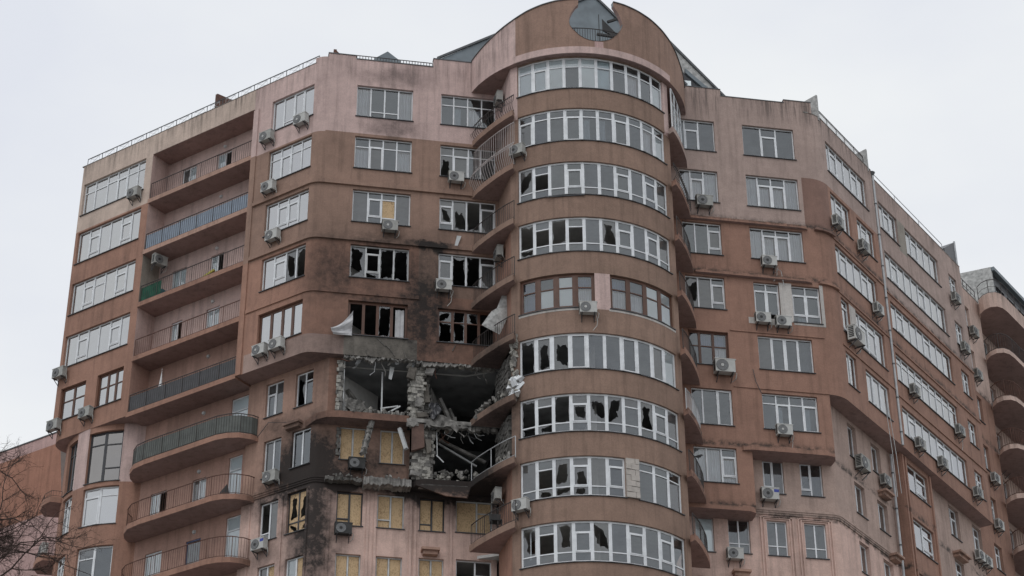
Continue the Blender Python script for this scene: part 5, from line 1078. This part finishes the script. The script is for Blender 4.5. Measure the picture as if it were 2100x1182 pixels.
# ================================================================== air conditioners
def ac_meshes():
    W, H, D_ = .80, .54, .29
    cas = {}
    for nm, mt in (('w', ACW), ('y', ACY), ('b', ACB)):
        mb = MB(); x, y, z = W / 2, D_, H; c = .02
        mb.hexa([(-x + c, -y, 0), (x - c, -y, 0), (x, 0, 0), (-x, 0, 0), (-x + c, -y, z), (x - c, -y, z), (x, 0, z), (-x, 0, z)], mt)
        mb.hexa([(-x - .01, -y - .01, z - .03), (x + .01, -y - .01, z - .03), (x + .01, .01, z - .03), (-x - .01, .01, z - .03), (-x - .01, -y - .01, z + .01), (x + .01, -y - .01, z + .01), (x + .01, .01, z + .01), (-x - .01, .01, z + .01)], mt)
        cas[nm] = mb.mesh('casing')
    fan = {}
    for nm, hub in (('w', ACW), ('k', BLK)):
        mb = MB(); cx_, cz_, r = -.12, H / 2 - .01, .235; n = 20
        for i in range(n):
            a0, a1 = math.tau * i / n, math.tau * (i + 1) / n
            p = lambda a, rr, y: (cx_ + rr * math.cos(a), y, cz_ + rr * math.sin(a))
            mb.face([p(a0, 0, -D_ - .013), p(a0, r, -D_ - .013), p(a1, r, -D_ - .013)], GRILL)
            mb.face([p(a0, r, -D_ - .001), p(a1, r, -D_ - .001), p(a1, r, -D_ - .02), p(a0, r, -D_ - .02)], BLK)
            mb.face([p(a0, .065, -D_ - .025), p(a1, .065, -D_ - .025), p(a0, 0, -D_ - .03)], hub)
            for rr in (.11, .155, .2):
                mb.face([p(a0, rr, -D_ - .02), p(a1, rr, -D_ - .02), p(a1, rr + .008, -D_ - .02), p(a0, rr + .008, -D_ - .02)], GALV)
        fan[nm] = mb.mesh('fan_grille')
    lv = MB()
    for i in range(6):
        z = .08 + i * .07; lv.hexa([(-W / 2 - .004, -D_ + .05, z), (-W / 2 + .01, -D_ + .05, z), (-W / 2 + .01, -.05, z), (-W / 2 - .004, -.05, z), (-W / 2 - .004, -D_ + .05, z + .035), (-W / 2 + .01, -D_ + .05, z + .035), (-W / 2 + .01, -.05, z + .035), (-W / 2 - .004, -.05, z + .035)], BLK)
    lvm = lv.mesh('side_louvre')
    br = MB()
    for s in (-.28, .28):
        br.bar((s, .12, -.02), (s, -D_ - .03, -.02), .035, SILL); br.bar((s, .12, -.3), (s, -D_ + .02, -.03), .025, SILL); br.bar((s, .12, -.02), (s, .12, -.32), .03, SILL)
    brm = br.mesh('bracket')
    pp_ = MB(); pp_.tube([(W / 2, -.1, .12), (W / 2 + .08, -.08, .05), (W / 2 + .05, -.02, -.15), (W / 2 - .05, .1, -.22)], .018, ACW, 5); ppm = pp_.mesh('pipe')
    hs = MB(); hs.tube([(W / 2 - .05, -.05, 0), (W / 2 + .02, -.04, -.3), (W / 2 - .02, -.02, -.55), (W / 2 - .2, -.03, -.8)], .014, ACW, 5); hsm = hs.mesh('hose')
    st = MB(); st.face([(.16, -D_ - .004, .33), (.38, -D_ - .004, .33), (.38, -D_ - .004, .47), (.16, -D_ - .004, .47)], BLUE); stm = st.mesh('sticker')
    return cas, fan, lvm, brm, ppm, hsm, stm
cas, fan, lvm, brm, ppm, hsm, stm = ac_meshes()
def ac(fr, u_, z, label, style='w', s=1.0, d=.12, hose=False, sticker=False, fan_='k', rz=None, loc=None):
    p = loc or fr.P(u_, d, z - .28 * s); r = rz if rz is not None else fr.rz(u_)
    t = thing('air_conditioner', label, 'air conditioner', p, r, 'air conditioner units on the facade'); t.scale = (s, s, s)
    for nm, me in (('casing', cas[style]), ('fan_grille', fan[fan_]), ('side_louvre', lvm), ('bracket', brm), ('pipe', ppm)) + ((('hose', hsm),) if hose else ()) + ((('sticker', stm),) if sticker else ()):
        o = bpy.data.objects.new(nm, me); coll.objects.link(o); o.parent = t
A = 'air conditioner'
ac(FA, -12.45, 61.75, 'grimy air conditioner over the right end of the topmost window band on the far left', 'y', hose=False)
ac(FA, -16.55, 52.15, 'air conditioner on the left edge of the building, just above the brown wooden windows', 'y')
ac(FA, -14.25, 49.15, 'air conditioner between the two brown wooden windows at the far left', 'y')
ac(FA, -16.5, 49.1, 'air conditioner at the lower left corner of the left brown wooden window', 'y')
ac(FA, -3.2, 61.7, 'air conditioner low beside the loggias, level with the topmost windows', 'y', fan_='w')
ac(FA, -.95, 61.85, 'air conditioner hiding the bottom right of the topmost window next to the pink corner', 'w', fan_='w')
ac(FA, -2.85, 58.5, 'air conditioner under the left corner of the second window down, right of the loggias', 'w')
ac(FA, -2.35, 55.45, 'air conditioner under the third window down in the column right of the loggias', 'w', fan_='w')
ac(FA, -2.7, 49.1, 'left one of two air conditioners under the brown window right of the loggias', 'w', fan_='w')
ac(FA, -1.65, 49.1, 'right one of two air conditioners under the brown window right of the loggias', 'w', fan_='w')
ac(FAL, -2.5, 42.8, 'air conditioner under the tilted window beside the black soot patch', 'y', fan_='w')
ac(FAL, -2.95, 39.5, 'air conditioner with a blue sticker below the soot, near the curved balconies', 'w', sticker=True)
ac(None, 0, 0, 'air conditioner hung inside the loggia with the grey side wall', 'y', loc=(-1.55, 92.95, 56.95), rz=math.radians(30))
ac(FB, 9.55, 55.5, 'air conditioner beneath the window with one boarded pane', 'y', fan_='w')
ac(FB, 12.8, 58.75, 'air conditioner under the cracked window left of the white grille', 'w')
ac(FB, 12.25, 52.4, 'air conditioner under the shattered window left of the tower, fourth storey down', 'w', hose=True)
ac(FBL, 8.45, 42.95, 'charred air conditioner under the upper boarded windows', 'b')
ac(FBL, 7.95, 39.65, 'charred air conditioner under the left boarded window of the lower row', 'b')
SW = math.radians(-90 + 5)
ac(None, 0, 0, 'air conditioner high on the side of the tower beneath the crown, above the topmost balcony', 'y', loc=(14.95, 84.0, 63.0), rz=SW)
ac(None, 0, 0, 'dark shaded air conditioner on the tower side between two left balconies', 'y', loc=(14.95, 84.0, 53.75), rz=SW)
ac(None, 0, 0, 'air conditioner on the tower side above the lowest left balcony', 'y', loc=(14.85, 84.0, 40.8), rz=SW)
ac(TW, -131.0, 58.9, 'air conditioner on the tower between its second and third window bands', 'y')
ac(TW, -97.9, 49.45, 'white air conditioner in the middle of the tower under the brown windows', 'w', s=1.05, hose=True, fan_='w')
ac(TW, -130.5, 39.8, 'air conditioner at the left edge of the tower, right of the lowest left balcony', 'w', fan_='w')
ac(FB, 25.6, 58.75, 'air conditioner below the curtained window just right of the tower', 'y', s=1.1)
ac(FB, 28.8, 55.5, 'air conditioner under the bright curtained window on the right, above the mossy ledge', 'w', hose=True)
ac(FB, 28.25, 52.15, 'left one of the paired air conditioners under the narrow window with white plaster', 'w')
ac(FB, 29.3, 52.05, 'right one of the paired air conditioners under the narrow window with white plaster', 'w')
ac(FB, 26.1, 49.2, 'large air conditioner under the brown window right of the tower', 'w', s=1.3, fan_='w')
ac(FB, 28.9, 46.0, 'air conditioner in front of the window just above the long mossy ledge', 'w', hose=True, fan_='w')
ac(FBL, 28.2, 42.95, 'air conditioner with a blue sticker on the right side of the building', 'w', sticker=True, s=1.1)
ac(FBL, 26.3, 39.75, 'air conditioner beneath the small window right of the lowest right balcony', 'w')
ac(FE, .95, 58.75, 'air conditioner beside the rounded right corner, second storey down', 'y', s=1.05)
ac(FE, 3.95, 58.75, 'air conditioner under the open sash, left of the downpipe', 'y', s=1.1)
ac(FE, 5.0, 55.45, 'air conditioner at the right end of the long window left of the downpipe', 'w')
ac(FE, 1.65, 52.3, 'big air conditioner in front of the white plastered pier on the right wing', 'w', s=1.45, fan_='w')
ac(FEl, 3.1, 46.0, 'upper air conditioner on the set back wall under the curved overhang', 'y', s=1.25, fan_='w')
ac(FEl, 5.8, 46.1, 'air conditioner on a little ledge left of the lower downpipe', 'y', s=1.0, fan_='w')
ac(FEb, 9.0, 52.4, 'air conditioner beneath the long glazing with dark upper panes, right of the downpipe', 'y')
ac(FEb, 8.9, 49.2, 'left air conditioner under the lowest long glazing of the right wing', 'y')
ac(FEb, 11.7, 49.2, 'middle air conditioner under the lowest long glazing of the right wing', 'y')
ac(FEb, 14.8, 52.4, 'air conditioner at the right end of the glazing with dark upper panes', 'y', hose=True)
ac(FEb, 16.85, 61.85, 'topmost air conditioner on the far right wing', 'y')
ac(FEb, 17.3, 58.75, 'air conditioner one storey below the topmost on the far right wing', 'y')
ac(FEb, 16.3, 49.2, 'air conditioner beside the narrow window at the end of the overhang', 'y')
ac(FEl, 21.3, 61.9, 'topmost air conditioner beside the curved balconies at the far right', 'y')
ac(FEl, 20.95, 58.85, 'second air conditioner down beside the curved balconies at the far right', 'y')
ac(FEl, 21.5, 52.3, 'air conditioner left of the fourth curved balcony at the far right', 'w')
ac(FEl, 21.1, 49.25, 'air conditioner left of the fifth curved balcony at the far right', 'w')
ac(FEl, 17.5, 46.1, 'left of two neighbouring air conditioners under the far end of the overhang', 'w')
ac(FEl, 18.5, 46.1, 'right of two neighbouring air conditioners under the far end of the overhang', 'w')
ac(FR, 24.2, 54.9, 'front air conditioner under the third curved balcony at the far right', 'y')
ac(FR, 25.3, 54.7, 'back air conditioner under the third curved balcony at the far right', 'y')
ac(None, 0, 0, 'air conditioner partly behind branches left of the round turret', 'w', loc=(-5.75, 97.6, 42.4), rz=math.radians(-75))

# ================================================================== loose things
# curtain blown out of the burnt window
mb = MB(); nu_, nv = 10, 8
cor = [(7.95, 85.05, 50.75), (7.92, 85.0, 49.3), (7.0, 84.55, 49.12), (6.85, 84.5, 49.4)]
g_ = []
for i in range(nu_ + 1):
    t = i / nu_; a = Vector(cor[0]).lerp(Vector(cor[3]), t); b = Vector(cor[1]).lerp(Vector(cor[2]), t); row_ = []
    for j in range(nv + 1):
        s = j / nv; p = a.lerp(b, s); p.y += .09 * math.sin(s * 11 + t * 3) * (1 - .4 * t); p.z -= .18 * math.sin(math.pi * t) * (1 - s) ; row_.append(p)
    g_.append(row_)
o0 = Vector(cor[0])
for i in range(nu_):
    for j in range(nv): mb.face([g_[i][j] - o0, g_[i + 1][j] - o0, g_[i + 1][j + 1] - o0, g_[i][j + 1] - o0], CLOTH)
solid('torn_curtain', mb, 'pale torn curtain blown out of the burnt brown window', 'curtain', cor[0], smooth=True)
mb = MB(); 
for i in range(6): a, b = i * .07, (i + 1) * .07; w0 = .03 * math.sin(i * 2); w1 = .03 * math.sin((i + 1) * 2); mb.face([(a, w0, 0), (b, w1, 0), (b, w1, -1.55), (a, w0, -1.5)], CLOTH)
solid('curtain', mb, 'white curtain still hanging at the right of the burnt brown window', 'curtain', (10.0, 85.25, 51.1), smooth=True)
# metal sheet and insulation hanging off the tower side
mb = MB(); mb.hexa([(0, 0, 0), (1.15, .2, .95), (1.2, .2, .9), (.05, 0, -.05), (-.5, -.2, -.9), (.35, 0, -1.2), (.4, 0, -1.24), (-.45, -.2, -.94)], ROUGHW)
mb.hexa([(.95, .3, 2.3), (1.2, .2, 2.4), (1.25, .4, 2.4), (1.0, .5, 2.3), (.2, .1, .0), (.8, .1, .3), (.8, .3, .3), (.2, .3, .0)], ROUGHW)
solid('hanging_sheet', mb, 'crumpled grey insulation sheet peeling off the tower beside the burnt flat', 'debris', (14.35, 83.3, 50.35))
mb = MB(); mb.hexa([(0, 0, 0), (.15, 0, 0), (.15, .03, 0), (0, .03, 0), (.12, 0, .62), (.34, 0, .62), (.34, .03, .62), (.12, .03, .62)], WHITE2)
solid('hanging_strip', mb, 'pale bent metal strip dangling under the broken window left of the tower', 'debris', (12.78, 84.9, 54.8))
for (p, q, w_, lb) in (((9.05, 85.2, 45.05), (8.65, 84.95, 43.2), .2, 'rubble crusted beam hanging across the left boarded window'), ((10.35, 85.25, 44.75), (10.65, 85.0, 43.6), .16, 'pale plank hanging over the right boarded window')):
    mb = MB(); P_, Q_ = Vector(p), Vector(q); mb.bar((0, 0, 0), Q_ - P_, w_, CONC if w_ > .18 else WHITE2)
    if w_ > .18:
        for i in range(9): c = (Q_ - P_) * (i / 8); mb.rock(tuple(c), .26, .15, .22, BRICKD)
    solid('hanging_beam', mb, lb, 'debris', p)
mb = MB(); mb.hexa([(0, 0, 0), (.14, 0, -.05), (.14, .02, -.05), (0, .02, 0), (.05, 0, .66), (.27, 0, .62), (.27, .02, .62), (.05, .02, .66)], WHITE2); solid('window_strip', mb, 'white strip dangling inside the left blown out opening', 'debris', (9.8, 85.55, 47.5))
mb = MB(); mb.bar((0, 0, 0), (.05, 0, -1.3), .04, WHITE2); mb.bar((.0, 0, -1.2), (.35, 0, -1.55), .05, WHITE2); solid('bent_frame', mb, 'bent white window frame hanging in the lower blown out room', 'debris', (12.1, 85.3, 44.75))
mb = MB()
for i in range(14): mb.rock((u(-.1, .45), u(-.15, .15), u(-.3, .4) * 1), .25, .2, .3, WHITE)
mb.bar((.1, -.1, -.3), (.5, -.2, .15), .14, WHITE); mb.bar((-.2, -.1, -.6), (.3, -.1, -.1), .1, WHITE)
solid('insulation_lump', mb, 'white lump of torn insulation on the left edge of the tower', 'debris', (15.2, 82.45, 45.95))
mb = MB()
for i in range(8):
    a0, a1 = math.tau * i / 8, math.tau * (i + 1) / 8
    mb.face([(.13 * math.cos(a0), .13 * math.sin(a0), 0), (.13 * math.cos(a1), .13 * math.sin(a1), 0), (.012, 0, 1.3)], WHCONE)
mb.bar((0, 0, -.4), (0, 0, .1), .04, WHCONE); mb.bar((.01, 0, 1.28), (.01, 0, 1.36), .02, WHCONE)
solid('parasol', mb, 'closed white parasol behind the dark panelled loggia railing', 'parasol', (*FA.P(-9.9, -.5, 0)[:2], 49.3))
mb = MB(); mb.bar((0, 0, .45), (.5, 0, .45), .05, BLK); mb.hexa([(0, 0, .42), (.5, 0, .42), (.5, .45, .42), (0, .45, .42), (0, 0, .47), (.5, 0, .47), (.5, .45, .47), (0, .45, .47)], BLK); mb.hexa([(0, .43, .42), (.5, .43, .42), (.5, .47, .42), (0, .47, .42), (-.02, .5, .95), (.52, .5, .95), (.52, .54, .95), (-.02, .54, .95)], BLK)
for (x, y) in ((.03, .03), (.47, .03), (.03, .42), (.47, .42)): mb.bar((x, y, 0), (x, y, .45), .035, BLK)
solid('chair', mb, 'dark chair on the lowest balcony left of the tower', 'chair', (14.3, 83.0, zc(9) + .33))
solid('balcony_chair', (lambda q: (q.hexa([(0, 0, .0), (.6, 0, 0), (.6, .4, 0), (0, .4, 0), (.1, .05, .45), (.4, .05, .9), (.45, .2, .9), (.1, .3, .45)], BLK), q.bar((-.2, 0, .1), (.7, 0, .25), .05, BLK), q)[2])(MB()), 'black folded thing leaning inside the rusty curved railing', 'chair', (*FA.P(-5.3, -.35, 0)[:2], zc(8) + .32))
solid('sledge', (lambda q: (q.bar((0, 0, 0), (1.0, .1, .12), .1, YELL), q.bar((.6, .1, .1), (1.3, .1, .3), .12, YELL), q)[2])(MB()), 'yellow plastic thing lying on the green screened loggia', 'toy', (*FA.P(-8.0, -.25, 0)[:2], zc(4) + .42), math.radians(-45))
solid('folded_awning', (lambda q: (q.hexa([(0, 0, 0), (.9, 0, 0), (.9, .5, 0), (0, .5, 0), (.1, .1, .85), (.4, .1, .75), (.4, .3, .75), (.1, .3, .85)], TEAL), q.bar((-.35, -.05, 0), (-.3, -.05, .8), .1, YELL), q)[2])(MB()), 'dark teal cloth heap with a yellow pole behind the green netting', 'cloth', (*FA.P(-10.9, -.5, 0)[:2], zc(4) + .3), math.radians(-45))
# bird on the right balcony rail
mb = MB(); seg = [(-.26, .0, -.03), (-.12, 0, .02), (0, 0, .06), (.1, 0, .1), (.17, 0, .16), (.21, 0, .18), (.28, 0, .17)]
mb.tube(seg, [.012, .045, .075, .07, .045, .035, .006], BIRD, 8); mb.tube([(.02, .02, 0), (.02, .02, -.08)], .008, BIRD, 4); mb.tube([(.02, -.02, 0), (.02, -.02, -.08)], .008, BIRD, 4)
solid('crow', mb, 'black crow perched on the curved balcony rail right of the tower', 'bird', (24.02, 82.95, zc(8) + .32 + 1.02 + .1), math.radians(20), smooth=True)
# loose cables
for pts_, lb in (([(28.9, 84.7, 55.2), (29.4, 84.75, 55.0), (29.55, 84.9, 54.2)], 'thin cable looping down from the air conditioner above the mossy ledge'), ([(27.6, 84.9, 49.3), (27.7, 84.88, 48.6), (27.95, 84.9, 48.0)], 'black cable hanging above the window over the mossy ledge'), ([FE.P(4.9, .1, 50.0), FE.P(5.05, .15, 47.3), FE.P(5.2, .1, 44.8)], 'long loose cable below the curved overhang, left strand'), ([FE.P(5.3, .1, 49.8), FE.P(5.5, .15, 47.3), FE.P(5.75, .1, 45.2)], 'long loose cable below the curved overhang, right strand'), ([FAL.P(-3.6, .15, 45.2), FAL.P(-2.8, .3, 45.7), FAL.P(-1.6, .2, 45.4)], 'black arched wire near the bracket ledge over the tilted window')):
    mb = MB(); b0 = Vector(pts_[0]); mb.tube([tuple(Vector(p) - b0) for p in pts_], .018, SILL if 'black' in lb else WHITE2, 5); solid('cable', mb, lb, 'cable', pts_[0])

# ================================================================== bare tree at the lower left
TR = thing('bare_tree', 'leafless tree whose thin twigs reach in at the lower left', 'tree', (-6.2, 38, 0))
tw = MB(); bc = MB(); tk = MB()
tk.tube([(-6.2, 38, 0), (-6.1, 38.1, 6), (-6.3, 38, 12), (-5.9, 37.9, 16.0), (-5.55, 37.9, 18.4)], [.24, .2, .15, .1, .05], BARK, 10)
rnd = random.Random(5)
def grow(p, d, ln, r, lvl):
    pts = [p]; q = p.copy(); dd = d.copy(); n = 5
    for i in range(n):
        dd = (dd + Vector((rnd.uniform(-.25, .25), rnd.uniform(-.25, .25), rnd.uniform(-.24, .24)))).normalized(); q = q + dd * ln / n; pts.append(q.copy())
    rr = [r * (1 - .6 * i / n) for i in range(n + 1)]
    (bc if lvl < 2 else tw).tube([tuple(x) for x in pts], rr, BARK, 5 if lvl < 2 else 3)
    if lvl == 4: return
    for i in range(1, n + 1):
        for _ in range(2 if rnd.random() < (.5, .45, .35, .2)[lvl] else 1):
            ax = Vector((rnd.uniform(-1, 1), rnd.uniform(-1, 1), rnd.uniform(-.8, 1))).normalized(); nd = (dd * .7 + ax * .8).normalized()
            grow(pts[i], nd, ln * rnd.uniform(.34, .5), r * .5, lvl + 1)
for (p, d, ln) in (((-5.5, 37.9, 18.3), (.95, .1, .22), 2.6), ((-5.5, 37.9, 17.5), (.97, 0, .12), 2.7), ((-5.6, 37.9, 16.9), (.95, .1, .15), 2.7), ((-5.0, 37.9, 16.3), (.8, .2, .45), 2.4), ((-4.4, 37.9, 16.2), (.6, 0, .7), 1.9), ((-4.9, 38, 16.0), (.9, 0, .3), 2.9), ((-3.9, 38, 16.3), (.3, 0, .9), 1.7), ((-3.7, 38, 16.3), (.75, 0, .6), 2.0), ((-4.6, 37.8, 16.1), (.5, 0, .85), 2.2), ((-5.1, 37.8, 17.6), (.9, 0, -.1), 2.6), ((-5.2, 38, 17.2), (.8, .1, .55), 2.4)):
    grow(Vector(p), Vector(d).normalized(), ln, .026, 0)
bc.tube([(-5.9, 37.9, 15.4), (-5.2, 37.9, 16.0), (-4.4, 37.9, 16.2), (-3.6, 38, 16.4)], [.06, .05, .04, .02], BARK, 6)
part('trunk', tk, TR, smooth=True); part('branch', bc, TR); part('twigs', tw, TR, kind='stuff')
